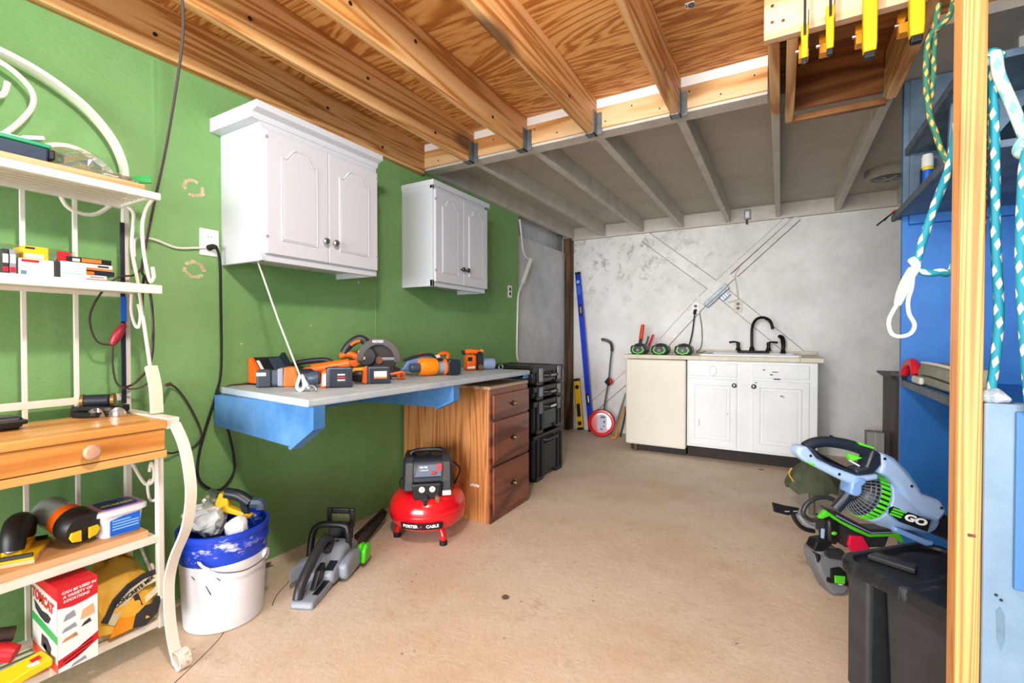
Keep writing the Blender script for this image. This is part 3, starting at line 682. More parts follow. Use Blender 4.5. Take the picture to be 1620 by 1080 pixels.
# on the table
t = thing('headlamp', 'black scuffed headlamp bundle with strap on the pine rack table', 'headlamp', (-2.05, .67, .832))
g = G(); g.cyl((-2.06, .652, .885), (-2.02, .712, .885), .021); part('lamp_barrel', g, NAVY, t, .004, True)
for q in (0, 1):
    g = G(); g.cyl((-2.063+.045*q, .647+.068*q, .885), (-2.058+.045*q, .655+.068*q, .885), .0235); part('end_ring', g, BRASS, t)
g = G(); g.tube([(-2.075, .64, .855), (-2.03, .665, .858), (-2.0, .71, .852), (-2.03, .745, .845)], .021, 8, flat=.7); part('battery_pack', g, BLACK, t, smooth=True)
g = G(); g.tube([(-2.08, .635, .86), (-2.06, .63, .838), (-2.01, .65, .836), (-1.99, .70, .838), (-2.0, .75, .85), (-2.05, .76, .845)], .009, 6, flat=2); part('strap', g, RUBBER, t, smooth=True)
g = G(); g.cyl((-2.005, .655, .85), (-1.998, .667, .85), .014); part('lens', g, CLEAR, t)
t = thing('safety_glasses', 'clear safety glasses lying in front of the headlamp', 'glasses', (-1.99, .69, .832))
for a, b in (((-2.03, .645), (-1.985, .685)), ((-1.985, .69), (-1.955, .735))):
    g = G(); n = 10; ring = []
    for k in range(n+1):
        u = k/n; x = a[0]+(b[0]-a[0])*u; y = a[1]+(b[1]-a[1])*u; ring.append((x+.012*math.sin(u*math.pi), y-.0, .8335, .833+.032*math.sin(u*math.pi)**.6))
    g.loft([[V((x, y, z0)), V((x+.002, y, z0)), V((x+.002, y, z1)), V((x, y, z1))] for x, y, z0, z1 in ring]); part('lens', g, FILM, t, smooth=True)
g = G(); g.tube([(-2.03, .645, .845), (-1.985, .688, .848), (-1.955, .737, .845), (-2.02, .79-.02, .84)], .0028, 6); g.tube([(-2.03, .645, .845), (-2.08, .66, .84), (-2.085, .70, .838)], .0028, 6); part('frame', g, CLEAR, t, smooth=True)
t = thing('black_case', 'small dark blue-black case at the left edge of the pine table', 'case', (-1.98, .44, .832))
g = G(); g.box(-2.02, -1.93, .40, .478, .838, .872); part('shell', g, NAVY, t, .012)
g = G(); g.box(-2.025, -1.925, .42, .484, .848, .862); g.box(-2.01, -1.94, .41, .47, .832, .84); part('bumper', g, BLACK, t, .006)

# on the lower boarded shelf (z .444)
Z3 = .4445
t = thing('drywall_sander', 'yellow drywall hand sander with black knob handle on the lower shelf', 'sander', (-1.97, .5, Z3))
# local frame: long side towards the wall
for nm, mm, pts, z0, z1, bv in (('sanding_pad', SHELFPINE, [(-.055, -.085), (.055, -.085), (.055, .085), (-.055, .085)], .0, .012, .002), ('base_plate', YEL, [(-.054, -.084), (.054, -.084), (.054, .084), (-.054, .084)], .0122, .018, .002)):
    g = G(); g.prism(pts, 'z', z0, z1); g.xf(M.Translation((-1.985, .474, Z3)) @ M.Rotation(R(62), 4, 'Z')); part(nm, g, mm, t, bv)
mm_ = M.Translation((-1.985, .474, Z3)) @ M.Rotation(R(62), 4, 'Z')
for y in (-.072, .072):
    g = G(); g.cyl((-.048, y, .022), (.048, y, .022), .007, n=10); g.xf(mm_); part('clamp_bar', g, BLACK2, t, smooth=True)
g = G(); g.prism([(-.022, -.058), (.022, -.058), (.026, .0), (.022, .062), (-.022, .062), (-.026, 0)], 'z', .018, .042); g.xf(mm_); part('handle_mount', g, YEL, t, .006)
g = G(); g.tube([(0, -.05, .035), (0, -.035, .075), (0, .0, .098), (0, .04, .085), (0, .055, .045)], lambda q: .026+.006*math.sin(q*math.pi), 12); g.xf(mm_); part('handle', g, BLACK, t, smooth=True)
g = G(); g.sph((0, -.066, .04), (.012, .008, .008)); g.xf(mm_); part('wing_nut', g, STEEL, t, smooth=True)
t = thing('canister', 'grey clear canister with orange band and black lid lying on its side', 'canister', (-1.98, .6, Z3))
ax = V((.18, .045, -.045)).normalized(); c0 = V((-2.065, .56, Z3+.097))
g = G(); g.lathe([(.044, 0), (.047, .01), (.047, .115), (.03, .12)], c0, ax, 24); part('body', g, mat('smoky_grey_plastic', '#8f9a9a', .2, hex2='#6f7f7c'), t, smooth=True)
g = G(); g.lathe([(.0478, .082), (.0478, .112)], c0, ax, 24, False); part('orange_band', g, ORANGE, t, smooth=True)
g = G(); g.lathe([(.05, .115), (.053, .12), (.053, .16), (.048, .172), (.03, .175)], c0, ax, 24); cp = part('lid', g, BLACK, t, smooth=True)
fm = frame(c0+ax*.176, ax.cross(V((0, 0, 1)))*-1, V((0, 0, 1)))
for s in (-1, 1):
    g = G(); g.prism([(s*.010, -.036), (s*.034, -.030), (s*.042, -.014), (s*.036, .0), (s*.010, .0)], 'z', -.004, .003); g.xf(fm); part('yellow_insert', g, YEL3, cp, .002)
t = thing('wipes_tub', 'white tub with lilac-rimmed lid and blue labels on the lower shelf', 'tub', (-1.95, .7, Z3))
def rrect(x0, x1, y0, y1, r, n=4):
    return [(cx+r*math.cos(a), cy+r*math.sin(a)) for cx, cy, a0 in ((x1-r, y1-r, 0), (x0+r, y1-r, 90), (x0+r, y0+r, 180), (x1-r, y0+r, 270)) for a in [R(a0+90*k/n) for k in range(n+1)]]
g = G(); g.loft([[V((x, y, z)) for x, y in rrect(-2.02+i, -1.897-i, .64+i, .762-i, .022)] for z, i in ((Z3, .008), (Z3+.075, 0))]); part('body', g, BUCKETW, t, smooth=True)
g = G(); g.loft([[V((x, y, z)) for x, y in rrect(-2.03+i, -1.887-i, .63+i, .772-i, .028)] for z, i in ((Z3+.075, 0), (Z3+.088, 0), (Z3+.092, .006))]); ld = part('lid', g, BUCKETW, t, smooth=True)
g = G(); g.loft([[V((x, y, z)) for x, y in rrect(-2.022+i, -1.895-i, .638+i, .764-i, .024)] for z, i in ((Z3+.092, 0), (Z3+.094, .004))]); part('lid_rim', g, LILAC, ld, smooth=True)
g = G(); g.prism(rrect(-2.008, -1.909, .652, .75, .015), 'z', Z3+.094, Z3+.0952); part('lid_label', g, mat('label_navy', '#123a96', .4), ld)
text('lettering', 'GRABBER', .021, YEL3, ld, frame((-1.945, .698, Z3+.0955), (0, 1, 0), (-1, 0, 0)), .03, shear=.25)
g = G(); g.prism([(.665, Z3+.006), (.745, Z3+.006), (.747, Z3+.066), (.70, Z3+.064), (.665, Z3+.056)], 'x', -1.9, -1.8955); part('front_label', g, BLUELAB, t)
for k in range(4):
    g = G(); g.box(-1.8953, -1.8946, .67, .742 if k else .72, Z3+.051-k*.009, Z3+.055-k*.009); part('printed_line', g, LTBLUE, t)

# on the bottom wire shelf (z .124)
Z4 = .1308
t = thing('product_box', 'tall white and red boxed pest-control kit on the bottom shelf', 'box', (-1.91, .55, Z4))
x0, x1, y0, y1, z1 = -2.005, -1.805, .508, .600, .376
g = G(); g.box(x0, x1, y0, y1, Z4, z1); part('box', g, PAPER, t, .001)
g = G(); g.box(x0, x1, y0-.0008, y1, z1, z1+.001); part('red_top', g, RED2, t)
def patch(nm, m, pts, side='x'):                                   # flat print on the +x face (y,z) or the -y face (x,z)
    g = G(); g.prism(pts, side, *((x1+.0003, x1+.001) if side == 'x' else ((y0-.0012, y0-.0003) if nm in ('grey_panel', 'printed_red') else (y0-.0022, y0-.0014)))); part(nm, g, m, t)
patch('printed_red', RED2, [(y0, z1), (y1, z1), (y1, .325), (.57, .316), (.54, .312), (y0, .318)])
patch('printed_red', RED2, [(y0, .168), (.55, .182), (y1, .208), (y1, .184), (.55, .155), (y0, .144)])
for k, s in enumerate(('CAN BE USED IN', 'A VARIETY OF', 'LOCATIONS')): text('lettering', s, .0105, PAPER, t, frame((x1+.0012, .556-.003*k, .361-.013*k), (0, 1, .06), PZ), .02, shear=.25)
for k in range(3): patch('printed_line', PAPER, [(.515+.004*k, .169-.010*k), (.588, .194-.010*k), (.588, .197-.010*k), (.515+.004*k, .172-.010*k)]); 
for a, b, c, d, m in ((.52, .548, .275, .300, GREYPL), (.558, .592, .262, .298, SHELFPINE), (.516, .55, .243, .262, GREYPL), (.56, .584, .240, .258, BLACK2), (.516, .552, .215, .232, OAK), (.535, .572, .134, .150, GREYPL)):
    patch('printed_picture', m, [(a, c), (b, c+.006), (b-.004, d), (a+.006, d-.008)])
patch('grey_panel', mat('card_grey', '#cfcbc6', .6), [(x0, .1685), (x1, .1555), (x1, .3395), (x0, .3515)], 'y')
patch('printed_red', RED2, [(x0, .352), (x1, .34), (x1, z1), (x0, z1)], 'y')
patch('printed_red', mat('card_orange', '#f0502a', .6), [(x0, Z4), (x1, Z4), (x1, .155), (x0, .168)], 'y')
text('lettering', 'TOMCAT', .041, RED, t, frame((-1.915, y0-.0024, .316), (1, 0, -.08), PZ), .035, shear=.1)
g = G(); g.prism([(-1.985, .30), (-1.96, .292), (-1.92, .282), (-1.875, .285), (-1.85, .278), (-1.86, .268), (-1.87, .258), (-1.90, .255), (-1.94, .262), (-1.975, .275)], 'y', y0-.0022, y0-.0014); part('printed_rodent', g, BLACK2, t)
patch('printed_green', GREENLAB, [(x0+.002, .236), (x1, .215), (x1, .238), (x0+.002, .26)], 'y')
patch('printed_device', BLACK2, [(-1.93, .175), (-1.86, .168), (-1.85, .19), (-1.88, .21), (-1.925, .212)], 'y')
patch('printed_dot', LTBLUE, [(-1.91, .174), (-1.885, .172), (-1.885, .188), (-1.91, .19)], 'y')
t = thing('mix_bag', 'slumped yellow bag of mix with black printed band on the bottom shelf', 'bag', (-1.95, .7, Z4))
def sack(i): return [[V((x, y, z)) for x, y in rrect(-2.08+dx, -1.85-dx+sx, .615+dy, .79-dy, .05, 5)] for z, dx, dy, sx in ((Z4, .03, .012, -.01), (Z4+.03, .0, .0, .005), (Z4+.09, .004, .002, .0), (Z4+.15, .02, .012, -.03), (Z4+.19, .045, .03, -.055), (Z4+.215, .07, .055, -.07))]
g = G(); g.loft(sack(0)); g.sub(2); g.jitter(.012, 16, 5); g.jitter(.006, 45, 1); part('sack', g, YEL2, t, smooth=True)
def onbag(nm, m, pts, off=.0):
    g = G(); g.prism(pts, 'x', -1.85+off, -1.836+off)
    g.xf(M.Translation((-1.85, 0, Z4)) @ M.Rotation(R(-13), 4, 'Y') @ M.Translation((1.85, 0, -Z4))); part(nm, g, m, t, .001)
onbag('black_band', BLACK2, [(.625, .20), (.66, .255), (.70, .285), (.745, .30), (.782, .30), (.784, .285), (.745, .283), (.705, .268), (.668, .24), (.638, .19)], .004)
onbag('pale_band', mat('bag_cream', '#d8d4b4', .6), [(.638, .19), (.668, .24), (.705, .268), (.745, .283), (.783, .284), (.783, .262), (.745, .258), (.712, .244), (.68, .217), (.655, .175)], .003)
onbag('black_base', BLACK2, [(.70, .145), (.735, .137), (.772, .16), (.784, .19), (.784, .215), (.76, .195), (.735, .20), (.725, .245), (.712, .24), (.715, .19)], .004)
onbag('printed_figure', ORANGE2, [(.64, .145), (.70, .145), (.712, .185), (.70, .222), (.68, .205), (.655, .17)], .003)
onbag('pale_patch', mat('bag_cream', '#d8d4b4', .6), [(.742, .205), (.783, .225), (.783, .245), (.744, .225)], .0035)
fm = M.Translation((-1.85, 0, Z4)) @ M.Rotation(R(-13), 4, 'Y') @ M.Translation((1.85, 0, -Z4)) @ frame((-1.831, .715, .256), (0, 1, .42), PZ)
text('lettering', 'CONCRETE MIX', .017, BLACK, t, fm, .03)
t = thing('yellow_pack', 'yellow printed packet lying at front of the bottom shelf', 'packet', (-1.86, .45, Z4))
g = G(); g.cb((-1.855, .43, Z4+.026), (.085, .14, .022), M.Rotation(R(8), 3, 'X')); g.sub(2); g.jitter(.008, 18); part('packet', g, YEL3, t, .004, True)
g = G(); g.cb((-1.835, .465, Z4+.0435), (.022, .022, .0015), M.Rotation(R(8), 3, 'X')); part('white_dot', g, PAPER, t)
g = G(); g.cb((-1.86, .475, Z4+.0445), (.02, .02, .0015), M.Rotation(R(8), 3, 'X')); part('red_print', g, RED2, t)
t = thing('red_tool', 'red and brown tool handle at the left of the bottom shelf', 'tool', (-1.98, .42, Z4))
g = G(); g.tube([(-2.03, .34, Z4+.05), (-1.99, .42, Z4+.05), (-1.96, .458, Z4+.036)], lambda q: .032-.008*q, 10); part('red_handle', g, RED2, t, smooth=True)
g = G(); g.tube([(-2.06, .36, Z4+.085), (-2.03, .43, Z4+.08), (-2.02, .47, Z4+.07)], .022, 10); part('brown_grip', g, DARKWOOD, t, smooth=True)

# ------------------------------------------------------------------ bucket and its contents
bx, by = -1.914, 1.034
t = thing('bucket', 'white five-gallon bucket with scuffed blue painted top, by the rack foot', 'bucket', (bx, by, 0))
prof = [(.132, 0), (.138, .004), (.150, .255), (.150, .262)]
g = G(); g.lathe([(.02, .004)]+prof+[(.146, .262), (.134, .02), (.02, .012)], (bx, by, 0), n=40); part('body', g, BUCKETW, t, smooth=True)
g = G(); g.lathe([(.1505, .255), (.152, .30), (.158, .302), (.158, .322), (.1535, .326), (.154, .345), (.160, .347), (.160, .365), (.155, .368), (.150, .366), (.148, .255)], (bx, by, 0), n=40); part('blue_collar', g, BUCKETB, t, smooth=True)
ua = R(-45)                                                       # towards the camera side
def bp(a, z, r): return (bx+r*math.cos(a), by+r*math.sin(a), z)
g = G(); g.tube([bp(R(-60), .285, .158), bp(R(-48), .262, .168), bp(R(-30), .24, .172), bp(R(-5), .225, .170), bp(R(25), .23, .165), bp(R(40), .25, .155)], .0028, 6); part('wire_handle', g, STEEL, t, smooth=True)
g = G(); g.tube([bp(R(-58), .283, .160), bp(R(-52), .27, .166), bp(R(-44), .258, .17)], .005, 8); part('handle_grip', g, PAPER, t, smooth=True)
g = G(); g.cyl(bp(R(38), .235, .146), bp(R(38), .235, .162), .02, n=12); part('handle_boss', g, BUCKETW, t)
for a, z, dz, l in ((-72, .225, -.012, .02), (-52, .19, -.035, .028), (-38, .215, -.012, .018)):
    g = G(); r_ = .1495-.012*(.262-z)/.25; g.tube([bp(R(a), z, r_+.001), bp(R(a)+l*4, z+dz, r_-.001+.001)], lambda q: .0055*math.sin(.2+q*2.6)+.001, 6, smooth=False, flat=.6); part('paint_streak', g, BLACK, t)
film('plastic_bag', 'crumpled pale plastic bag stuffed in the left of the bucket', (bx-.045, by-.045, .375), (.068, .068, .055), 4, .03, m=mat('milky_bag', '#dfe4e6', .35, hex2='#b9c2c4', scale=25, bump=.3))
film('plastic_bag', 'clear plastic bag spilling over the bucket back rim', (bx-.10, by+.0, .425), (.05, .06, .055), 8, .035, m=FILM)
film('crumpled_paper', 'white crumpled wrapper at the right of the bucket', (bx+.085, by+.0, .36), (.04, .04, .04), 12, .015, 'paper', mat('white_wrap', '#eef0f2', .5))
t = thing('spray_gun', 'yellow and black hand tool sticking out of the bucket', 'tool', (bx+.02, by+.03, .36))
fm = frame((bx+.005, by+.045, .425), (.80, .55, -.25), (.1, .1, 1))
g = G(); g.prism([(-.075, -.01), (-.06, -.035), (.07, -.04), (.075, -.025), (-.02, -.012), (-.035, .03), (-.07, .035)], 'z', -.016, .016); g.xf(fm); part('yellow_frame', g, YEL, t, .005)
g = G(); g.tube([(-.05, .035, 0), (.0, .036, 0), (.05, .018, 0)], .023, 10); g.xf(fm); part('black_barrel', g, NAVY, t, smooth=True)
g = G(); g.tube([(.03, .01, 0), (.045, -.02, 0), (.05, -.045, 0)], .016, 8); g.xf(fm); part('trigger_grip', g, NAVY, t, smooth=True)
g = G(); g.cyl((-.08, .02, 0), (-.07, .02, 0), .01); g.xf(fm); part('nozzle', g, BLACK, t)
g = G(); g.tube([(.06, .02, 0), (.09, .025, 0), (.10, .005, 0)], .02, 8); g.xf(fm); part('rear_cap', g, SLATE, t, smooth=True)

# ------------------------------------------------------------------ compressor
t = thing('air_compressor', 'red pancake air compressor with black shroud in front of the oak cabinet', 'compressor', (-1.70, 2.02, 0), R(40))
g = G(); g.lathe([(.03, .055), (.12, .06), (.175, .085), (.203, .12), (.21, .165), (.205, .205), (.18, .245), (.13, .268), (.03, .275)], n=48); tk = part('tank', g, RED, t, smooth=True, world=False)
g = G(); g.lathe([(.2105, .160), (.2125, .163), (.2125, .167), (.2105, .17)], n=48, cap=False); part('weld_seam', g, RED, tk, smooth=True, world=False)
for a in (-62, 60, 180):
    g = G(); g.tube([(.14*math.cos(R(a)), .14*math.sin(R(a)), .09), (.165*math.cos(R(a)), .165*math.sin(R(a)), .05), (.168*math.cos(R(a)), .168*math.sin(R(a)), .022)], .018, 10); f_ = part('foot', g, RED, t, smooth=True, world=False)
    g = G(); g.cyl((.168*math.cos(R(a)), .168*math.sin(R(a)), 0), (.168*math.cos(R(a)), .168*math.sin(R(a)), .026), .021, .02, 12); part('rubber_pad', g, RUBBER, f_, world=False)
# label bent round the tank
n = 14; a0, a1 = R(-131), R(-69); lb = G()
lb.loft([[V((r_*math.cos(a), r_*math.sin(a), z)) for r_, z in ((.2085, .108), (.2145, .143), (.2135, .143), (.2005, .108))] for a in [a0+(a1-a0)*k/n for k in range(n+1)]]); part('name_label', lb, BLACK, tk, world=False)
aw = (a0+a1)/2
for s, m, ang in (('PORTER', PAPER, -115.5), ('CABLE', PAPER, -84)):
    a = R(ang); rad = V((math.cos(a), math.sin(a), 0)); tang = V((-math.sin(a), math.cos(a), 0)); up = (V((0, 0, 1))+rad*.2).normalized()
    mx = frame(rad*.2125+V((0, 0, .1255)), tang, up); text('lettering', s, .0225, m, tk, mx, .035, world=False, bend=.211)
a = R(-100); rad = V((math.cos(a), math.sin(a), 0)); tang = V((-math.sin(a), math.cos(a), 0)); fm = frame(rad*.2125+V((0, 0, .1255)), tang, V((0, 0, 1))+rad*.2)
g = G(); g.prism([(.008*math.cos(k*math.pi/4)*(1 if k % 2 else .5), .008*math.sin(k*math.pi/4)*(1 if k % 2 else .5)) for k in range(8)], 'z', 0, .001); g.xf(fm); part('star_mark', g, RED2, tk, world=False)
# shroud
g = G(); g.prism([(-.135, .285), (-.125, .33), (-.085, .42), (-.06, .445), (.11, .445), (.135, .40), (.14, .285)], 'x', -.13, .13); sh = part('shroud', g, NAVY, t, .018, world=False, smooth=True, seg=3)
for x in (-.098, .098):
    g = G(); g.prism([(-.14, .29), (-.13, .335), (-.09, .425), (-.06, .452), (.10, .452), (.10, .43), (-.05, .43), (-.10, .33), (-.12, .285)], 'x', x-.022, x+.022); part('frame_rib', g, BLACK2, sh, .005, world=False)
nrm = V((0, -.91, .41)); fm = frame(V((0, -.112, .385))+nrm*.004, (1, 0, 0), (0, .41, .91))
g = G(); g.prism([(-.07, -.03), (.07, -.03), (.07, .032), (-.05, .032)], 'z', -.006, .002); g.xf(fm); lp = part('control_panel', g, mat('panel_grey_blue', '#56657c', .4), sh, .001, world=False)
g = G(); g.prism([(.045, -.005), (.072, -.005), (.072, .034), (.05, .034)], 'z', .0022, .0032); g.xf(fm); part('red_label', g, RED2, lp, world=False)
text('lettering', '150 PSI', .015, PAPER, lp, fm @ M.Translation((-.025, .018, .0025)), .02, world=False)
text('lettering', '6 GALLON', .009, PAPER, lp, fm @ M.Translation((-.02, .003, .0025)), .02, world=False)
g = G(); g.cb((.03, -.012, .006), (.026, .014, .012)); g.xf(fm); part('switch', g, RED2, lp, .003, world=False)
g = G(); g.prism([(-.075, .245), (.06, .245), (.075, .335), (-.085, .335)], 'y', -.165, -.118); mf = part('gauge_panel', g, BLACK, t, .012, world=False)
for x in (-.032, .022):
    g = G(); g.cyl((x, -.164, .305), (x, -.169, .305), .019, n=20); q = part('gauge', g, BLACK, mf, world=False)
    g = G(); g.cyl((x, -.1685, .305), (x, -.1705, .305), .0155, n=20); part('dial', g, PAPER, q, world=False)
    g = G(); g.cb((x+.003, -.171, .307), (.002, .0015, .014), M.Rotation(.7, 3, 'Y')); part('needle', g, BLACK, q, world=False)
g = G(); g.lathe([(.019, 0), (.024, .008), (.021, .03), (.012, .034), (.008, .055)], (-.015, -.15, .262), (0, -.85, -.5), 14); part('regulator_knob', g, BLACK2, t, world=False, smooth=True)
for x in (.045,):
    g = G(); g.lathe([(.008, 0), (.012, .01), (.012, .035), (.009, .036), (.009, .05)], (x, -.145, .27), (.1, -.85, -.5), 12); part('quick_coupler', g, mat('brass_fitting', '#c9b48a', .3, .8), t, world=False, smooth=True)
g = G(); g.box(.075, .12, -.15, -.12, .262, .285); part('white_tag', g, PAPER, t, .003, world=False)
g = G(); g.tube([(-.09, -.01, .44), (-.08, -.01, .468), (0, -.01, .476), (.08, -.01, .468), (.09, -.01, .44)], .012, 8); part('carry_handle', g, BLACK, t, world=False, smooth=True)
for x, z in ((-.04, .463), (.05, .468)):
    g = G(); g.tube([(x-.05, .03, z-.02), (x-.02, .02, z), (x+.02, .03, z+.002), (x+.05, .02, z-.02)], .009, 6); part('coiled_cord', g, RUBBER, t, world=False, smooth=True)
g = G(); g.tube([(.13, .03, .40), (.175, .02, .36), (.17, .03, .31), (.15, .06, .26)], .005, 6); g.tube([(-.13, .03, .33), (-.155, .0, .30), (-.14, -.03, .27)], .004, 6); part('power_cord', g, RUBBER, t, world=False, smooth=True)
for s in (-1, 1):
    for k in range(5):
        g = G(); g.box(s*.128, s*.134, -.06+k*.035, -.04+k*.035, .31, .40); part('vent', g, BLACK, sh, .002, world=False)

# ------------------------------------------------------------------ chainsaw (local x = forward)
d = V((-.36, .78, 0)); t = thing('chainsaw', 'grey and black cordless chainsaw with lime green caps on the floor by the wall', 'chainsaw', (-1.695, 1.19, 0), math.atan2(d.y, d.x))
W_ = dict(world=False)
g = G(); g.prism([(.15, .03), (.15, .075), (.22, .10), (.27, .135), (.36, .135), (.42, .11), (.44, .05), (.42, .012), (.18, .012)], 'y', -.085, .055); part('body', g, GREYPL, t, .018, True, seg=3, **W_)
g = G(); g.prism([(.20, .03), (.20, .085), (.26, .10), (.34, .10), (.40, .075), (.40, .015), (.22, .015)], 'y', -.125, -.08); part('motor_cover', g, GREYPL, t, .016, True, seg=3, **W_)
g = G(); g.prism([(0, .0), (-.005, .012), (0, .03), (.03, .034), (.16, .04), (.18, .012), (.10, .0)], 'y', -.075, .02); part('rear_foot', g, GREYPL, t, .008, True, **W_)
g = G(); g.prism([(.05, .0345), (.12, .0365), (.16, .0425), (.16, .045), (.12, .039), (.05, .037)], 'y', -.07, -.045); part('badge', g, BLACK, t, **W_)
g = G(); g.cb((.19, -.06, .0895), (.055, .035, .004), M.Rotation(R(-18), 3, 'Y')); part('data_label', g, NAVY, t, **W_)
g = G(); g.tube([(.02, .0, .03), (.045, .0, .075), (.12, .0, .125), (.21, .0, .168), (.265, .0, .175), (.295, .0, .145)], lambda q: .021+.008*max(0, q-.6), 10); hd = part('rear_handle', g, BLACK2, t, smooth=True, **W_)
g = G(); g.prism([(.21, .15), (.27, .155), (.29, .125), (.245, .115)], 'y', -.03, .012); part('trigger_guard', g, BLACK2, hd, .006, **W_)
g = G(); g.prism([(.07, .038), (.165, .06), (.17, .115), (.12, .10)], 'y', -.045, -.02); part('battery', g, BLACK, t, .006, **W_)
g = G(); g.tube([(.30, .10, .055), (.315, .105, .10), (.33, .10, .17), (.335, .07, .205), (.335, 0, .212), (.335, -.06, .205), (.33, -.075, .17), (.335, -.075, .11)], .0155, 10); part('front_handle', g, BLACK, t, smooth=True, **W_)
g = G(); g.cb((.30, .10, .058), (.025, .02, .02)); part('green_collar', g, LGREEN, t, .004, **W_)
g = G(); g.prism([(.11, .09), (.22, .10), (.27, .07), (.20, .055)], 'z', .035, .10); part('side_cover', g, GREYPL, t, .01, **W_)
g = G()
for (y0, y1, z0, z1) in ((-.07, -.045, .17, .262), (.045, .07, .17, .262), (-.045, .045, .235, .262), (-.045, .045, .165, .195)): g.box(.405, .422, y0, y1, z0, z1)
g.prism([(.395, .11), (.425, .11), (.422, .17), (.405, .17)], 'y', -.06, .06); part('hand_guard', g, BLACK, t, .006, **W_)
g = G()
for k in range(5): g.box(.409, .415, -.045, .045, .199+k*.0075, .2025+k*.0075)
for k in range(7): g.box(.409, .415, -.043+k*.0135, -.039+k*.0135, .195, .235)
part('guard_mesh', g, mat('dull_brass_mesh', '#6a6a48', .5), t, **W_)
g = G(); g.prism([(.40, .045), (.44, .085), (.50, .098), (.80, .088), (.865, .066), (.80, .048), (.50, .035)], 'y', -.062, -.052); part('guide_bar', g, DARKMET, t, .002, **W_)
g = G(); g.tube([(.42, -.057, .05), (.45, -.057, .092), (.51, -.057, .104), (.80, -.057, .094), (.872, -.057, .066), (.80, -.057, .043), (.50, -.057, .03)], .006, 6, closed=True); part('chain', g, BLACK, t, smooth=True, **W_)
g = G(); g.prism([(.46, .022), (.46, .11), (.86, .10), (.885, .066), (.86, .036)], 'y', -.05, -.044); part('bar_scabbard', g, mat('dark_brown_scabbard', '#2e2420', .5), t, .004, **W_)
for y in (-.115, -.14):
    g = G(); g.prism([(.335, .028), (.345, .085), (.375, .104), (.415, .10), (.425, .06), (.405, .025)], 'y', y-.011, y+.011); part('side_knob', g, LGREEN, t, .008, True, **W_)
g = G(); g.sph((.33, -.02, .136), (.012, .01, .004)); part('oil_cap_mark', g, BLACK2, t, **W_)
# ------------------------------------------------------------------ power tools on the bench (local x right, y up, z towards the room)
ZB = .8805
def bench_frame(x, y, yaw=48, z=ZB):
    a = R(yaw); return frame((x, y, z), (math.cos(a), math.sin(a), 0), (0, 0, 1))
class Tool:
    def __init__(s, name, label, cat, x, y, yaw=48, z=ZB, group=None, fm=None):
        s.m = fm if fm is not None else bench_frame(x, y, yaw, z); s.t = thing(name, label, cat, (x, y, z), group=group)
    def p(s, nm, g, m, bevel=0, smooth=False, parent=None, seg=2):
        g.xf(s.m); return part(nm, g, m, parent or s.t, bevel, smooth, seg=seg)
    def prism(s, nm, pts, z0, z1, m, bevel=.003, parent=None, smooth=False, k=1, c=(0, 0)):
        g = G(); g.prism([((q[0]-c[0])*k, (q[1]-c[1])*(k if c == (0, 0) else -k)) for q in pts], 'z', z0, z1); return s.p(nm, g, m, bevel, smooth, parent)
    def tube(s, nm, pts, r, m, n=10, parent=None, closed=False, flat=None, sm=True):
        g = G(); g.tube(pts, r, n, closed=closed, flat=flat, smooth=sm); return s.p(nm, g, m, 0, True, parent)
    def text(s, body, size, m, parent, x, y, z, **kw): return text('lettering', body, size, m, parent or s.t, s.m @ M.Translation((x, y, z)), **kw)
def battery(T, x0, x1, y0, y1, z0, z1, label=True):
    b = T.prism('battery', [(x0, y0), (x1, y0), (x1, y1), (x0, y1)], z0, z1, SLATE, .007)
    T.prism('battery_cap', [(x0+.012, y0+.004), (x1+.004, y0+.004), (x1+.004, y1-.004), (x0+.012, y1-.004)], z1-.004, z1+.004, NAVY, .002, b)
    if label:
        w_, h = x1-x0, y1-y0
        T.prism('label', [(x0+w_*.3, y0+h*.32), (x1-w_*.12, y0+h*.32), (x1-w_*.12, y1-h*.25), (x0+w_*.3, y1-h*.25)], z1+.004, z1+.005, mat('label_lilac', '#ccd0ea', .5), 0, b)
        T.prism('label_stripe', [(x0+w_*.3, y0+h*.32), (x1-w_*.12, y0+h*.32), (x1-w_*.12, y0+h*.42), (x0+w_*.3, y0+h*.42)], z1+.005, z1+.0056, ORANGEB, 0, b)
    return b
# charger against the wall, orange end cheek facing the room's near side
t = thing('battery_charger', 'orange and black battery charger at the left end of the bench', 'charger', (-2.09, 1.36, ZB))
pf = [(-2.15, ZB), (-2.075, ZB), (-2.062, ZB+.045), (-2.135, ZB+.125), (-2.15, ZB+.125)]
g = G(); g.prism(pf, 'y', 1.275, 1.295); part('orange_cheek', g, ORANGE, t, .003)
g = G(); g.prism(pf, 'y', 1.295, 1.44); part('body', g, NAVY, t, .004)
dv = V((.073, 0, -.08)).normalized(); nv = V((.08, 0, .073)).normalized(); q0 = V((-2.135, 0, ZB+.125))
def slope(nm, m, y0, y1, a, b, h):
    A, B = q0+dv*a, q0+dv*b; g = G(); g.prism([(p.x, p.z) for p in (A, B, B+nv*h, A+nv*h)], 'y', y0, y1); part(nm, g, m, t, .001)
slope('white_stripe', PAPER, 1.297, 1.312, .02, .105, .002); slope('slot_row', BLACK, 1.318, 1.35, .01, .105, .006)
for k in range(6): slope('slot', DARKMET, 1.322, 1.346, .02+k*.014, .027+k*.014, .008)
slope('dock_wall', NAVY, 1.42, 1.438, .0, .108, .03); slope('dock_floor', SLATE, 1.36, 1.42, .01, .10, .004)
g = G(); g.box(-2.155, -2.08, 1.27, 1.44, ZB, ZB+.008); part('base', g, BLACK, t, .002)
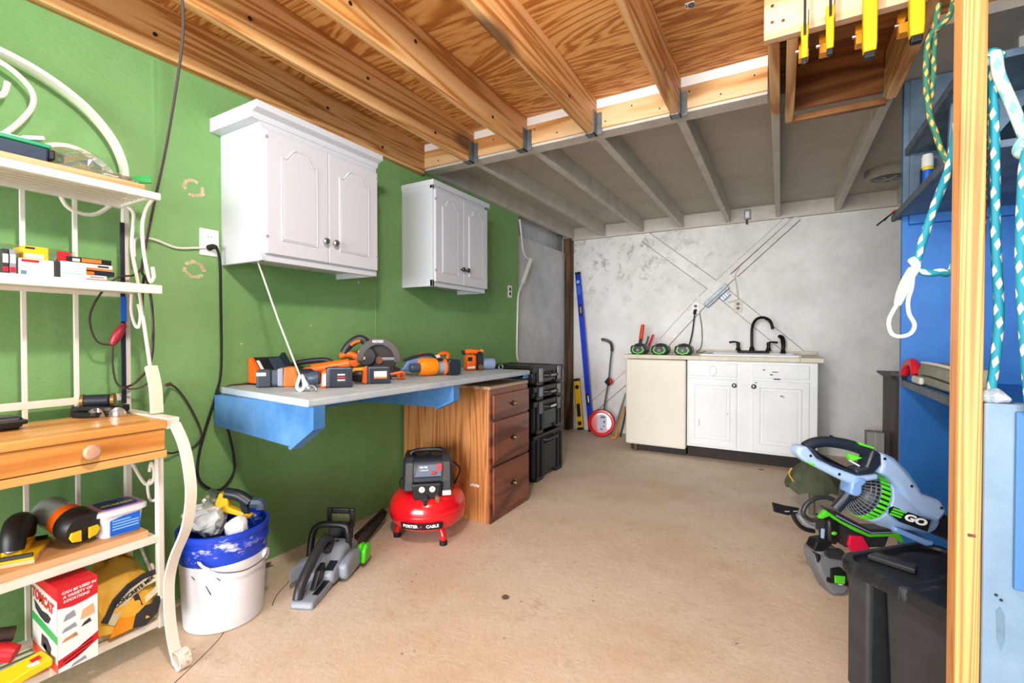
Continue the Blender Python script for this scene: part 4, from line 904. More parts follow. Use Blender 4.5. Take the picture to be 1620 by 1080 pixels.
g = G(); g.tube([(-2.14, 1.28, ZB+.006), (-2.13, 1.22, ZB+.006), (-2.135, 1.18, ZB+.004), (-2.15, 1.155, ZB-.02), (-2.145, 1.148, ZB-.1)], .004, 6); part('cord', g, CORD, t, smooth=True)

T = Tool('impact_driver', 'dark blue and orange driver tied with white cord at the bench left end', 'power tool', -1.92, 1.31)
battery(T, -.115, -.06, .0, .078, -.03, .03, False)
T.prism('label', [(-.112, .052), (-.074, .052), (-.074, .066), (-.112, .066)], .0345, .0355, PAPER, 0)
T.prism('grip', [(-.06, .006), (-.02, .004), (-.02, .078), (-.06, .076)], -.026, .028, SLATE, .01)
T.prism('vent_ring', [(-.03, .004), (-.006, .002), (-.006, .084), (-.03, .082)], -.034, .034, GREYPL, .006)
T.prism('orange_housing', [(-.008, .0), (.05, .0), (.055, .04), (.045, .088), (-.004, .088)], -.036, .036, ORANGE, .008)
g = G(); g.lathe([(.032, 0), (.036, .012), (.036, .055), (.028, .065), (.014, .08)], (.05, .042, 0), (1, 0, 0), 16); T.p('motor', g, NAVY, 0, True)
T = Tool('multi_tool', 'orange and black bow-handled tool behind the driver at the wall', 'power tool', -2.04, 1.60)
T.tube('bow_handle', [(-.16, .05, 0), (-.13, .085, 0), (-.04, .10, 0), (.03, .095, 0), (.075, .05, 0)], .014, NAVY)
T.prism('orange_body', [(-.14, .02), (-.02, .01), (.06, .03), (.07, .07), (.0, .075), (-.09, .065)], -.03, .025, ORANGE, .008)
T.prism('base', [(-.15, 0), (.10, 0), (.10, .025), (-.15, .025)], -.03, .03, BLACK, .005)
g = G(); g.cyl((-.02, .05, .024), (-.02, .05, .034), .02); T.p('blue_boss', g, SLATE, .002)
T = Tool('cordless_drill', 'orange-nosed drill lying behind the leftmost dark battery block', 'power tool', -1.86, 1.50)
T.tube('orange_barrel', [(-.08, .062, 0), (.0, .078, 0), (.085, .092, 0)], lambda q: .03-.006*q, ORANGE, 12)
T.prism('trigger_block', [(-.03, .04), (.03, .05), (.035, .085), (-.02, .078)], .018, .034, BLACK, .004)
T.tube('grip', [(-.06, .05, 0), (-.03, .025, 0), (.02, .02, 0)], .02, NAVY)
T = Tool('drill_driver', 'driver with large dark-labelled battery toward the bench front edge, left of centre', 'power tool', -1.71, 1.40)
battery(T, -.03, .072, .0, .088, -.035, .035, False)
T.prism('spec_label', [(.012, .022), (.055, .022), (.055, .064), (.012, .064)], .0395, .0404, BLACK2, 0)
for k in range(3): T.prism('print_line', [(.015, .055-k*.012), (.045, .055-k*.012), (.045, .060-k*.012), (.015, .060-k*.012)], .0404, .041, PAPER if k != 1 else RED2, 0)
T.prism('orange_flange', [(-.055, .0), (-.03, -.0), (-.03, .08), (-.05, .07)], -.034, .034, ORANGE, .006)
T.prism('flange_face', [(-.048, .01), (-.032, .01), (-.032, .065), (-.046, .06)], .034, .036, PAPER, 0)
g = G(); g.lathe([(.022, 0), (.03, .01), (.03, .04), (.02, .055)], (-.055, .042, 0), (-1, 0, 0), 16); T.p('chuck', g, SLATE, 0, True)
T = Tool('impact_wrench', 'driver with white-labelled battery facing out, below the circular saw', 'power tool', -1.69, 1.60, 46)
battery(T, -.02, .08, .0, .08, -.035, .035)
T.prism('orange_flange', [(-.045, .004), (-.02, .0), (-.02, .085), (-.04, .075)], -.034, .034, ORANGE, .006)
g = G(); g.lathe([(.034, 0), (.034, .03), (.026, .045), (.018, .06)], (-.045, .04, -.005), (-1, 0, 0), 16); T.p('chuck', g, BLACK, 0, True)
T.prism('orange_back', [(-.09, .055), (-.03, .06), (-.03, .078), (-.085, .074)], -.03, .02, ORANGE2, .005)
T = Tool('angle_drill', 'small orange right-angle tool between the labelled battery and the orange motor', 'power tool', -1.735, 1.80, 46)
T.prism('orange_body', [(-.045, .03), (.035, .045), (.05, .04), (.055, .012), (.045, .002), (.015, .002), (.01, .024), (-.04, .018)], -.022, .022, ORANGE, .006)
g = G(); g.lathe([(.02, 0), (.024, .015), (.02, .045)], (-.02, .022, .005), (-1, -.25, 0), 14); T.p('black_head', g, BLACK2, 0, True)
g = G(); g.cyl((.033, .022, .018), (.033, .022, .0245), .011); T.p('dark_hole', g, OAKDARK)
T = Tool('circular_saw', 'black cordless circular saw with orange grip standing at the wall', 'circular saw', -1.98, 1.86, 46)
k = .0030; c = (590, 590); T.m = T.m @ M.Diagonal((1.1, 1.16, 1, 1))
def Q(*pts): return [((u-c[0])*k, -(v-c[1])*k) for u, v in pts]
def Q3(z, *pts): return [((u-c[0])*k, -(v-c[1])*k, z) for u, v in pts]
T.prism('base_plate', Q((556, 590), (645, 590), (645, 585), (556, 585)), -.06, .075, DARKMET, .002)
T.tube('rear_handle', Q3(0, (549, 552), (555, 542), (564, 534), (574, 530), (583, 534), (588, 545)), .020, BLACK2)
T.tube('orange_inlay', Q3(.016, (560, 540), (567, 535), (575, 533)), .008, ORANGE)
T.tube('lower_grip', Q3(0, (543, 558), (552, 554), (562, 555), (572, 560), (579, 562)), .015, ORANGE)
T.prism('lower_orange', Q((549, 564), (570, 563), (577, 570), (566, 575), (552, 571)), -.015, .016, ORANGE, .006)
battery(T, -.125, -.03, .0, .045, -.05, .03, False)
ang = [math.radians(x) for x in range(-8, 189, 9)]
g = G(); cx, cy = (605-590)*k, (590-564)*k; ro, ri = .107, .074
g.prism([(cx+ro*math.cos(a), cy+ro*math.sin(a)) for a in ang]+[(cx+ri*math.cos(a), cy+ri*math.sin(a)) for a in ang[::-1]], 'z', -.015, .05); T.p('upper_guard', g, mat('grey_brown_guard', '#55504e', .45), .004)
g = G(); g.cyl((cx, cy, .012), (cx, cy, .0145), .085, n=32); bl = T.p('saw_blade', g, mat('dark_blade', '#4a4443', .35, .7))
g = G(); g.cyl((cx, cy, .0145), (cx, cy, .03), .018); T.p('arbor_bolt', g, OAKDARK, 0, True)
g = G(); g.box(cx+.01, cx+.075, cy-.002, cy+.012, .016, .022); T.p('silver_lever', g, STEEL, .002)
g = G(); g.cyl((cx-.06, cy+.02, -.09), (cx-.06, cy+.02, .045), .045, n=20); T.p('motor', g, BLACK2, .005, True)
for dy in (.034, .005):
    g = G(); g.box(cx-.10, cx-.065, cy+dy, cy+dy+.014, .045, .049); T.p('tan_label', g, mat('label_tan', '#c9a888', .5), .001)
text('lettering', 'RIDGID', .016, PAPER, T.t, T.m @ M.Translation((cx-.005, cy+.09, .0508)), .03)
g = G(); g.prism([(.10, .01), (.16, .01), (.15, .035), (.11, .05)], 'z', -.03, .04); T.p('front_foot', g, BLACK, .004)
T = Tool('reciprocating_saw', 'long tool with bright orange motor and black battery end at the bench middle', 'power tool', -1.72, 2.07, 56)
T.prism('blue_cover', [(-.17, .03), (-.13, .085), (-.05, .105), (.0, .105), (.0, .07), (-.10, .035)], -.05, -.005, mat('blue_grey_cover', '#5f78a8', .35), .008)
T.tube('black_strap', [(-.15, .088, -.03), (-.07, .112, -.03), (.01, .118, -.03), (.04, .09, -.03)], .008, NAVY)
g = G(); g.lathe([(.02, 0), (.045, .005), (.05, .02), (.05, .09), (.045, .105), (.02, .11)], (-.075, .051, .01), (1, 0, -.08), 22); T.p('orange_motor', g, mat('bright_orange', '#fb8a0c', .4), 0, True)
g = G(); g.lathe([(.022, 0), (.026, .01), (.026, .06), (.022, .07)], (-.125, .048, .025), (1, .0, -.08), 16); T.p('grey_nose', g, SLATE, 0, True)
g = G(); g.lathe([(.034, 0), (.034, .06)], (.03, .046, .0), (1, 0, 0), 16); T.p('grip', g, GREYPL, 0, True)
g = G(); g.lathe([(.040, 0), (.046, .006), (.046, .012), (.04, .016)], (.075, .047, .0), (1, 0, 0), 20); T.p('orange_ring', g, ORANGE, 0, True)
T.prism('black_battery', rrect(.088, .165, .0, .092, .022), -.045, .045, NAVY, .006)
T = Tool('orange_nailer', 'orange and black tools bundle lying behind the black battery end', 'power tool', -1.95, 2.36, 52)
T.prism('orange_head', [(-.09, .05), (-.05, .05), (-.035, .10), (-.06, .118), (-.095, .11)], -.02, .02, ORANGE, .005)
T.prism('black_body', [(-.12, .0), (.11, .0), (.11, .05), (.04, .09), (-.03, .07), (-.12, .05)], -.03, .03, BLACK2, .008)
T.prism('white_tag', [(.01, .075), (.05, .085), (.04, .105), (.01, .10)], .02, .028, PAPER, .002)
T.tube('orange_grip', [(.04, .10, 0), (.08, .112, 0), (.105, .10, 0), (.10, .07, 0)], .014, ORANGE)
T = Tool('palm_sander', 'orange palm sander with black pad and grey dust canister at the far bench end', 'sander', -1.74, 2.56, 57)
T.tube('top_grip', [(-.085, .118, 0), (-.05, .124, 0), (.0, .12, 0), (.03, .114, 0), (.042, .13, 0)], .015, ORANGE)
T.tube('grip_cap', [(-.10, .115, 0), (-.085, .12, 0)], .016, BLACK2)
T.prism('orange_barrel', [(-.082, .0), (-.014, .0), (-.012, .10), (-.075, .10)], -.035, .035, ORANGE, .012)
T.prism('badge', [(-.076, .062), (-.045, .062), (-.045, .088), (-.074, .088)], .035, .0365, NAVY, 0)
T.prism('white_label', [(-.078, .012), (-.025, .014), (-.025, .028), (-.078, .026)], .035, .0365, PAPER, 0)
g = G(); g.lathe([(.03, 0), (.062, .01), (.064, .04), (.03, .05)], (-.012, .065, -.01), (1, -.1, .1), 22); T.p('sanding_head', g, NAVY, 0, True)
g = G(); g.lathe([(.012, 0), (.02, .006), (.02, .02)], (.0, .02, .04), (.6, 0, .8), 12); T.p('brass_knob', g, BRASS, 0, True)
g = G(); g.lathe([(.034, 0), (.038, .01), (.038, .085), (.03, .092)], (.035, .04, 0), (1, -.04, 0), 20); T.p('dust_canister', g, mat('blue_grey_canister', '#8496b8', .45), 0, True)

t = thing('white_cord', 'thin white cord hanging from the larger wall cabinet down to a knot on the bench', 'cord', (-1.95, 1.2, 1.0))
g = G(); g.tube([(-1.95, 1.203, 1.425), (-1.82, 1.21, 1.17), (-1.70, 1.222, .945)], .0035, 7, smooth=False); part('strand', g, WCORD, t, smooth=True)
g = G(); g.tube([(-1.70, 1.222, .945), (-1.70, 1.215, .925), (-1.705, 1.212, .90), (-1.69, 1.215, .886), (-1.675, 1.222, .90), (-1.685, 1.226, .935), (-1.69, 1.224, .945), (-1.672, 1.226, .92), (-1.66, 1.236, .895)], .0065, 8); part('knotted_loop', g, PAPER, t, smooth=True)
g = G(); g.tube([(-1.655, 1.225, .905), (-1.635, 1.235, .905), (-1.622, 1.24, .892), (-1.632, 1.235, .882)], .0045, 8); part('hook', g, STEEL, t, smooth=True)

# ------------------------------------------------------------------ outlets and cords on the green wall
def outlet(name, label, o, x, y, w_, h, gangs, m=PAPER, plug=True):
    t = thing(name, label, 'outlet', o); fm = frame(o, x, y)
    g = G(); g.prism(rrect(-w_/2, w_/2, -h/2, h/2, .004, 2), 'z', 0, .006); g.xf(fm); part('cover_plate', g, m, t, .001)
    for dz in (.021, -.021):
        g = G(); g.prism([(.017*math.cos(a), dz+.0145*math.sin(a)) for a in [k*math.tau/14 for k in range(14)]], 'z', .006, .0085); g.xf(fm); s = part('socket', g, gangs, t)
        g = G()
        for dx in (-.006, .006): g.box(dx-.001, dx+.001, dz-.001, dz+.007, .0085, .009)
        g.xf(fm); part('slot', g, BLACK, s)
    return t
outlet('outlet_left', 'white wall outlet beside the larger wall cabinet with a black plug', (-2.1595, 1.112, 1.512), (0, 1, 0), PZ, .078, .115, PAPER)
bpy.data.objects['outlet_left'].name = 'wall_outlet'; _rm['wall_outlet'] = _rm['outlet_left']
outlet('wall_outlet', 'small white outlet with dark sockets on the green wall near the corner', (-2.1595, 3.715, 1.51), (0, 1, 0), PZ, .07, .11, BLACK)
outlet('wall_outlet', 'white outlet with a black plug on the back wall, left of the metal box', (-.768, 5.173, 1.39), (1, 0, 0), PZ, .07, .115, BLACK)
outlet('wall_outlet', 'beige outlet on the back wall above the faucet', (-.37, 5.1725, 1.40), (1, 0, 0), PZ, .075, .125, BLACK, BEIGE)
t = thing('power_cord', 'black power cord plugged by the cabinet and looped down the green wall', 'cord', (-2.14, 1.14, .5))
g = G(); g.tube([(-2.148, 1.108, 1.488), (-2.125, 1.112, 1.492), (-2.118, 1.125, 1.487)], lambda q: .014-.006*q, 8); part('plug', g, RUBBER, t, smooth=True)
g = G(); g.tube([(-2.12, 1.124, 1.488), (-2.125, 1.14, 1.43), (-2.14, 1.150, 1.28), (-2.145, 1.152, .97), (-2.147, 1.13, .85), (-2.147, 1.10, .753), (-2.147, 1.058, .60), (-2.147, 1.06, .49), (-2.147, 1.137, .426), (-2.147, 1.20, .48), (-2.147, 1.205, .56), (-2.14, 1.17, .72), (-2.14, 1.135, .86), (-2.14, 1.14, .88)], .0055, 8); part('cable', g, RUBBER, t, smooth=True)
t = thing('extension_lead', 'white cord running from the outlet to the rack side', 'cord', (-2.14, .95, 1.47))
g = G(); g.tube([(-2.15, 1.10, 1.487), (-2.148, 1.05, 1.478), (-2.148, .98, 1.468), (-2.148, .91, 1.486), (-2.13, .85, 1.485), (-2.09, .815, 1.46), (-2.08, .812, 1.40)], .0048, 7); part('cable', g, WCORD, t, smooth=True)
t = thing('lamp_lead', 'long dark brown cord hanging from the joist beside the rack with a maroon switch', 'cord', (-1.9, .82, .9))
g = G(); g.tube([(-1.70, .80, 2.215), (-1.746, .82, 2.084), (-1.849, .82, 1.79), (-1.968, .82, 1.543), (-2.045, .82, 1.36), (-2.0, .815, 1.315), (-1.965, .815, 1.23), (-1.955, .815, 1.10), (-1.985, .815, 1.0), (-2.06, .80, .935), (-2.05, .76, .92)], .0045, 7); part('cable', g, CORD, t, smooth=True)
g = G(); g.tube([(-2.045, .82, 1.36), (-2.06, .80, 1.33), (-2.06, .75, 1.315), (-2.06, .70, 1.25), (-2.06, .672, 1.17), (-2.06, .69, 1.09), (-2.06, .735, 1.075)], .0035, 7); g.tube([(-2.06, .735, 1.075), (-2.062, .735, 1.0), (-2.06, .75, .93), (-2.04, .80, .915), (-2.02, .84, .945)], .0035, 7); g.tube([(-2.03, .82, 1.33), (-2.035, .815, 1.24), (-2.02, .815, 1.13), (-1.97, .815, .98), (-1.93, .82, .90)], .005, 7); part('loops', g, CORD, t, smooth=True)
g = G(); g.tube([(-2.06, .733, 1.075), (-2.058, .748, 1.11), (-2.056, .768, 1.15)], lambda q: .008+.008*math.sin(q*math.pi), 10); part('switch', g, MAROON, t, smooth=True)
t = thing('black_strap', 'black rail with a blue clip hanging along the rack back post', 'strap', (-2.085, .77, .9))
g = G(); g.box(-2.086, -2.08, .768, .782, .86, 1.52); part('rail', g, NAVY, t, .001)
g = G(); g.box(-2.079, -2.076, .766, .784, 1.16, 1.25); part('blue_clip', g, BLUELAB, t, .002)
t = thing('charging_cord', 'dark cord looping from the rack side along the green wall', 'cord', (-2.14, 1.0, .7))
g = G(); g.tube([(-2.06, .90, .915), (-2.13, .945, .912), (-2.147, .985, .88), (-2.147, 1.03, .80), (-2.147, 1.069, .69), (-2.147, 1.04, .64), (-2.147, .99, .632), (-2.12, .93, .64), (-2.06, .86, .70)], .004, 7); part('cable', g, CORD, t, smooth=True)
g = G(); g.tube([(-2.09, .915, .914), (-2.13, .945, .913)], .008, 8); part('connector', g, mat('brown_connector', '#6a3a30', .5), t, smooth=True)
t = thing('hanging_cable', 'white cable with inline box hanging at the end of the green wall', 'cable', (-2.13, 3.9, .9))
g = G(); g.tube([(-2.14, 3.87, 2.2), (-2.135, 3.90, 2.05), (-2.13, 3.915, 1.93), (-2.125, 3.97, 1.86), (-2.12, 4.03, 1.85)], .008, 7); g.tube([(-2.13, 3.90, 1.60), (-2.135, 3.84, 1.5), (-2.135, 3.82, 1.3), (-2.135, 3.81, .95), (-2.13, 3.83, .87)], .008, 7); part('cable', g, WCORD, t, smooth=True)
g = G(); g.tube([(-2.12, 4.06, 1.85), (-2.13, 3.905, 1.60)], .020, 8, smooth=False); part('inline_box', g, WCORD, t)

# ------------------------------------------------------------------ things on and by the back wall
t = thing('junction_box', 'small grey metal switch box on the white ledger above the back wall', 'switch box', (-.29, 5.15, 2.24))
g = G(); g.box(-.32, -.262, 5.13, 5.155, 2.243, 2.338); part('box', g, GALV, t, .003)
g = G(); g.box(-.308, -.274, 5.124, 5.13, 2.26, 2.32); part('switch_plate', g, PAPER, t, .002)
g = G(); g.cyl((-.295, 5.14, 2.243), (-.295, 5.14, 2.20), .01, n=8); part('connector', g, OLDPOST, t)
t = thing('conduit_box', 'grey metal conduit box fixed across the diagonal braces of the back wall', 'box', (-.55, 5.15, 1.5))
fm = frame((-.56, 5.17, 1.515), (.72, 0, .69), (-.69, 0, .72))
g = G(); g.box(-.15, .13, -.03, .03, 0, .035); g.xf(fm); part('cover', g, GALV, t, .003)
g = G(); g.box(-.14, .12, -.012, -.002, .035, .04); g.xf(fm); part('seam', g, DARKMET, t)
g = G(); g.box(.0, .09, -.085, -.035, 0, .04); g.xf(fm); part('cable_clamp', g, mat('blue_steel', '#8fa2b4', .4, .6), t, .004)
g = G()
for dx in (.02, .045, .07): g.box(dx, dx+.01, -.09, -.033, .04, .045)
g.xf(fm); part('clamp_teeth', g, DARKMET, t)
g = G(); g.tube([(-.46, 5.165, 1.44), (-.40, 5.165, 1.45), (-.37, 5.168, 1.47)], .006, 6); g.tube([(-.37, 5.168, 1.46), (-.385, 5.168, 1.6), (-.40, 5.17, 1.70), (-.36, 5.165, 1.78)], .005, 6); part('feed_wire', g, BEIGE, t, smooth=True)
t = thing('appliance_cord', 'black cord plugged into the back wall outlet, dropping to the counter', 'cord', (-.8, 5.15, .93))
g = G(); g.tube([(-.772, 5.160, 1.368), (-.775, 5.15, 1.33)], .016, 8); part('plug', g, RUBBER, t, smooth=True)
g = G(); g.tube([(-.775, 5.165, 1.35), (-.785, 5.16, 1.25), (-.80, 5.15, 1.12), (-.835, 5.13, .97), (-.87, 5.10, .935)], .007, 7); part('cable', g, RUBBER, t, smooth=True)
g = G(); g.tube([(-.735, 5.18, 1.36), (-.71, 5.175, 1.2), (-.705, 5.17, 1.05), (-.72, 5.15, .97), (-.75, 5.10, .94), (-.70, 5.08, .935), (-.66, 5.10, .945)], .005, 7); solo('grey_wire', 'thin grey wire hanging from the back outlet to the sink rim', 'wire', g, GREY2, smooth=True)
for k, (x, y, lb) in enumerate(((-1.19, 4.56, 'leftmost of the three black and green battery packs on the counter'), (-.99, 4.56, 'middle one of the three black and green battery packs on the counter'), (-.78, 4.56, 'rightmost of the three black and green battery packs, nearest the sink'))):
    t = thing('battery_pack', lb, 'battery', (x, y, .927), group='black and green battery packs')
    hexo = [(-.075, .03), (-.055, .0), (.055, .0), (.08, .03), (.075, .07), (.06, .085), (-.06, .085), (-.072, .07)]
    g = G(); g.prism([(x+a, .927+b) for a, b in hexo], 'y', y-.06, y+.09); part('shell', g, BLACK2, t, .01, True)
    g = G(); g.prism([(x+a*.86, .927+.042+(b-.042)*.84) for a, b in hexo], 'y', y-.0655, y-.058); fc = part('face', g, BLACK, t, .004)
    for s in (-1, 1):
        g = G(); g.prism([(x+s*a, .927+b) for a, b in ((.032, .075), (.042, .075), (.058, .04), (.038, .012), (.008, .01), (.008, .018), (.032, .021), (.047, .041))], 'y', y-.068, y-.0645); part('green_bracket', g, LGREEN, fc, .001)
    g = G(); g.cyl((x, y-.064, .968), (x, y-.068, .968), .014); part('round_button', g, GREY2, fc)
    g = G(); g.box(x-.014, x+.014, y-.069, y-.064, .932, .938); part('green_latch', g, LGREEN, fc)
    g = G(); g.tube([(x-.05, y+.02, 1.01), (x, y+.02, 1.022), (x+.05, y+.02, 1.01)], .012, 8); part('carry_rib', g, BLACK2, t, smooth=True)
t = thing('orange_tool', 'long black tool with orange-red grip standing behind the left battery pack', 'tool', (-1.26, 4.95, .927))
g = G(); g.tube([(-1.275, 4.86, .935), (-1.262, 4.90, 1.08)], .018, 10, smooth=False); part('black_shaft', g, BLACK2, t, smooth=True)
g = G(); g.tube([(-1.263, 4.90, 1.07), (-1.255, 4.92, 1.17), (-1.25, 4.93, 1.22)], lambda q: .022-.004*q, 10); part('grip', g, mat('orange_red_grip', '#e2441e', .4), t, smooth=True)
t = thing('red_knife', 'red and grey folding tool leaning behind the middle battery pack', 'tool', (-1.14, 4.9, .927))
g = G(); g.tube([(-1.19, 4.84, .935), (-1.15, 4.88, 1.06), (-1.13, 4.89, 1.115)], .022, 8, flat=.5); part('red_handle', g, RED2, t, smooth=True)
g = G(); g.tube([(-1.225, 4.84, .935), (-1.19, 4.87, 1.05), (-1.18, 4.875, 1.10)], .010, 8); part('grey_handle', g, DARKMET, t, smooth=True)
g = G(); g.tube([(-1.205, 4.83, .935), (-1.19, 4.84, .98)], .018, 8); part('tan_ferrule', g, SHELFPINE, t, smooth=True)
# levels, measuring wheel, saws in the corner
def bar(name, label, cat, p0, p1, wd, th, m): 
    p0, p1 = V(p0), V(p1); z = (p1-p0).normalized(); x = V((0, -1, 0)).cross(z).normalized(); fm = frame(p0, x, V((0, 0, 1)).cross(x))
    fm = M.Translation(p0) @ M((( x.x, z.cross(x).x, z.x), (x.y, z.cross(x).y, z.y), (x.z, z.cross(x).z, z.z))).to_4x4()
    return thing(name, label, cat, tuple(p0)), fm, (p1-p0).length
t, fm, L_ = bar('long_level', 'long blue spirit level leaning in the back left corner', 'level', (-1.85, 5.02, .02), (-2.075, 5.165, 1.85), .06, .025, BLUE)
for nm, x0, x1, y0, y1 in (('web', -.027, .027, -.006, .006), ('flange', -.030, -.022, -.013, .013), ('flange', .022, .030, -.013, .013)):
    g = G(); g.box(x0, x1, y0, y1, 0, L_); g.xf(fm); part(nm, g, BLUE, t, .001)
for z0 in (0, L_-.03):
    g = G(); g.box(-.032, .032, -.015, .015, z0, z0+.03); g.xf(fm); part('end_cap', g, BLACK, t, .004)
for z0, m in ((.30, STEEL), (1.33, STEEL)):
    g = G(); g.box(-.019, .019, -.0165, .0165, z0, z0+.13); g.xf(fm); vb = part('vial_housing', g, BLACK, t, .005)
    g = G(); g.box(-.008, .008, -.019, .019, z0+.025, z0+.105); g.xf(fm); part('vial', g, m, vb, .003)
for q in (-1, 1):
    g = G(); g.cyl((0, q*.0165, L_-.12), (0, q*.017, L_-.12), .02); g.xf(fm); part('round_mark', g, LTBLUE, t)
    g = G(); g.box(-.02, .02, q*.007, q*.0085, L_-.27, L_-.16); g.xf(fm); part('printed_mark', g, mat('level_light_blue', '#3f68e0', .4), t)
t, fm, L_ = bar('short_level', 'yellow spirit level leaning in the corner beside the tool boxes', 'level', (-1.99, 5.05, .02), (-2.075, 5.14, .60), .06, .025, YEL)
g = G(); g.box(-.035, .035, -.012, .012, 0, L_); g.xf(fm); part('body', g, YEL, t, .003)
for z0, z1, r_ in ((.0, .03, 0), (L_-.03, L_, 0), (.15, .30, 1), (.05, .10, 2), (L_-.13, L_-.07, 2)):
    g = G()
    if r_ == 2: g.cyl((0, -.0145, (z0+z1)/2), (0, .0145, (z0+z1)/2), .026)
    else: g.box(-.036 if not r_ else -.022, .036 if not r_ else .022, -.0145, .0145, z0, z1)
    g.xf(fm); part('black_insert', g, BLACK, t, .003)
g = G(); g.box(.03, .055, -.034, -.026, .25, L_-.01); g.xf(fm); solo('steel_square', 'dark steel square standing behind the yellow level', 'square', g, DARKMET)
t = thing('measuring_wheel', 'red measuring wheel with black folding handle against the back wall', 'measuring wheel', (-1.68, 4.93, 0))
wc = V((-1.70, 4.93, .148)); wa = V((.25, -1, .12)).normalized()
g = G(); g.lathe([(.10, -.02), (.138, -.022), (.146, -.012), (.146, .012), (.138, .022), (.12, .024), (.11, .016), (.02, .018)], wc, wa, 40); w0 = part('wheel', g, RED, t, smooth=True)
g = G(); g.lathe([(.1465, -.010), (.1495, -.006), (.1495, .006), (.1465, .010)], wc, wa, 40, False); part('tyre', g, RUBBER, w0, smooth=True)
fm = frame(wc+wa*.019, V((1, .25, 0)), V((-.1, 0, 1)))
g = G(); g.prism(rrect(-.042, .056, -.092, .092, .04, 5), 'z', 0, .008); g.xf(fm); fp = part('counter_plate', g, mat('pale_counter_plate', '#c9cfe6', .4), t, .003)
for x, y, w_, h in ((-.005, .055, .045, .018), (.025, .0, .015, .03), (.02, -.04, .014, .014), (.0, -.075, .016, .012)):
    g = G(); g.box(x, x+w_, y, y+h, .008, .011); g.xf(fm); part('counter_window', g, BLACK2, fp, .001)
g = G(); g.cyl((0, -.06, .008), (0, -.06, .012), .008); g.xf(fm); part('red_button', g, RED2, fp)
g = G(); g.tube([(-1.70, 4.96, .15), (-1.695, 5.05, .40), (-1.67, 5.08, .60), (-1.655, 5.10, .82), (-1.645, 5.12, .95)], .0095, 8); part('shaft', g, DARKMET, t, smooth=True)
g = G(); g.prism([(-.05, 0), (0, -.05), (.045, 0), (.0, .06)], 'z', -.018, .018); g.xf(frame((-1.665, 5.075, .585), (1, 0, 0), PZ)); part('fold_joint', g, BLACK, t, .008)
g = G(); g.sph((-1.635, 5.06, .595), (.02, .02, .035)); part('red_clip', g, RED2, t, smooth=True)
g = G(); g.tube([(-1.645, 5.12, .93), (-1.648, 5.115, 1.0), (-1.67, 5.105, 1.035), (-1.73, 5.09, 1.062), (-1.755, 5.085, 1.055)], .016, 8); part('handle', g, BLACK, t, smooth=True)
t = thing('hand_saw', 'hand saw with yellow handle leaning against the ivory panel cabinet', 'hand saw', (-1.5, 4.85, 0))
g = G(); g.prism([(-1.57, .01), (-1.53, .015), (-1.40, .50), (-1.42, .50)], 'y', 4.86, 4.863); part('blade', g, STEEL, t)
g = G(); g.tube([(-1.555, 4.845, .02), (-1.51, 4.845, .03), (-1.495, 4.845, .12), (-1.455, 4.845, .24), (-1.42, 4.845, .36)], lambda q: .026-.012*q, 8, flat=.5); part('yellow_handle', g, ORANGE2, t, smooth=True)
g = G(); g.tube([(-1.46, 4.84, .04), (-1.42, 4.84, .22), (-1.40, 4.84, .36)], .018, 8, flat=.5); part('brown_back', g, DARKWOOD, t, smooth=True)
t = thing('frame_saw', 'dark-framed saw standing behind the yellow-handled saw', 'hand saw', (-1.4, 4.98, 0))
g = G(); g.tube([(-1.42, 4.98, .01), (-1.385, 4.98, .05), (-1.36, 4.98, .20), (-1.345, 4.98, .40)], .009, 8); part('frame', g, BLACK2, t, smooth=True)
g = G(); g.prism([(-1.415, .02), (-1.40, .02), (-1.365, .36), (-1.372, .36)], 'y', 4.978, 4.982); part('blade', g, STEEL, t)
# ------------------------------------------------------------------ right side: post, panel, blue shelving
g = G(); g.box(.308, .346, 1.254, 1.31, 0, 2.452); post = struct('trim_1', g, PINE_Z, .004)
g = G(); g.box(.325, .337, 1.2528, 1.2542, .71, .716); part('knot', g, OAKDARK, post)
t = thing('half_wall', 'pale blue painted half-height panel with mid-blue trim right of the pine post', 'panel', (.7, 1.27, 0))
g = G(); g.box(.347, 1.0, 1.25, 1.285, 0, .978); part('panel', g, PANELBLUE, t, .004)
g = G(); g.box(.388, .47, 1.24, 1.25, .625, .965); part('trim_board', g, TRIMBLUE, t, .003)
g = G(); g.box(.404, .407, 1.2385, 1.2402, .63, .96); part('trim_groove', g, mat('deep_blue_groove', '#24508c', .6), t)
g = G(); g.prism([(.366, .575), (.372, .585), (.378, .57), (.379, .53), (.374, .50), (.368, .52)], 'y', 1.2488, 1.2502); part('worn_patch', g, SHELFGREY, t)
g = G()
for x, z in ((.366, .606), (.373, .598)): g.cyl((x, 1.2485, z), (x, 1.2505, z), .0028, n=8)
part('nail_hole', g, BLACK, t)
film('dust_clump', 'clump of grey dust and fluff on top of the pale blue half wall', (.362, 1.267, .987), (.022, .013, .02), 6, .02, 'dust', mat('dust_fluff', '#77838f', .95, hex2='#b4bdc6', scale=60), zmin=.9785)

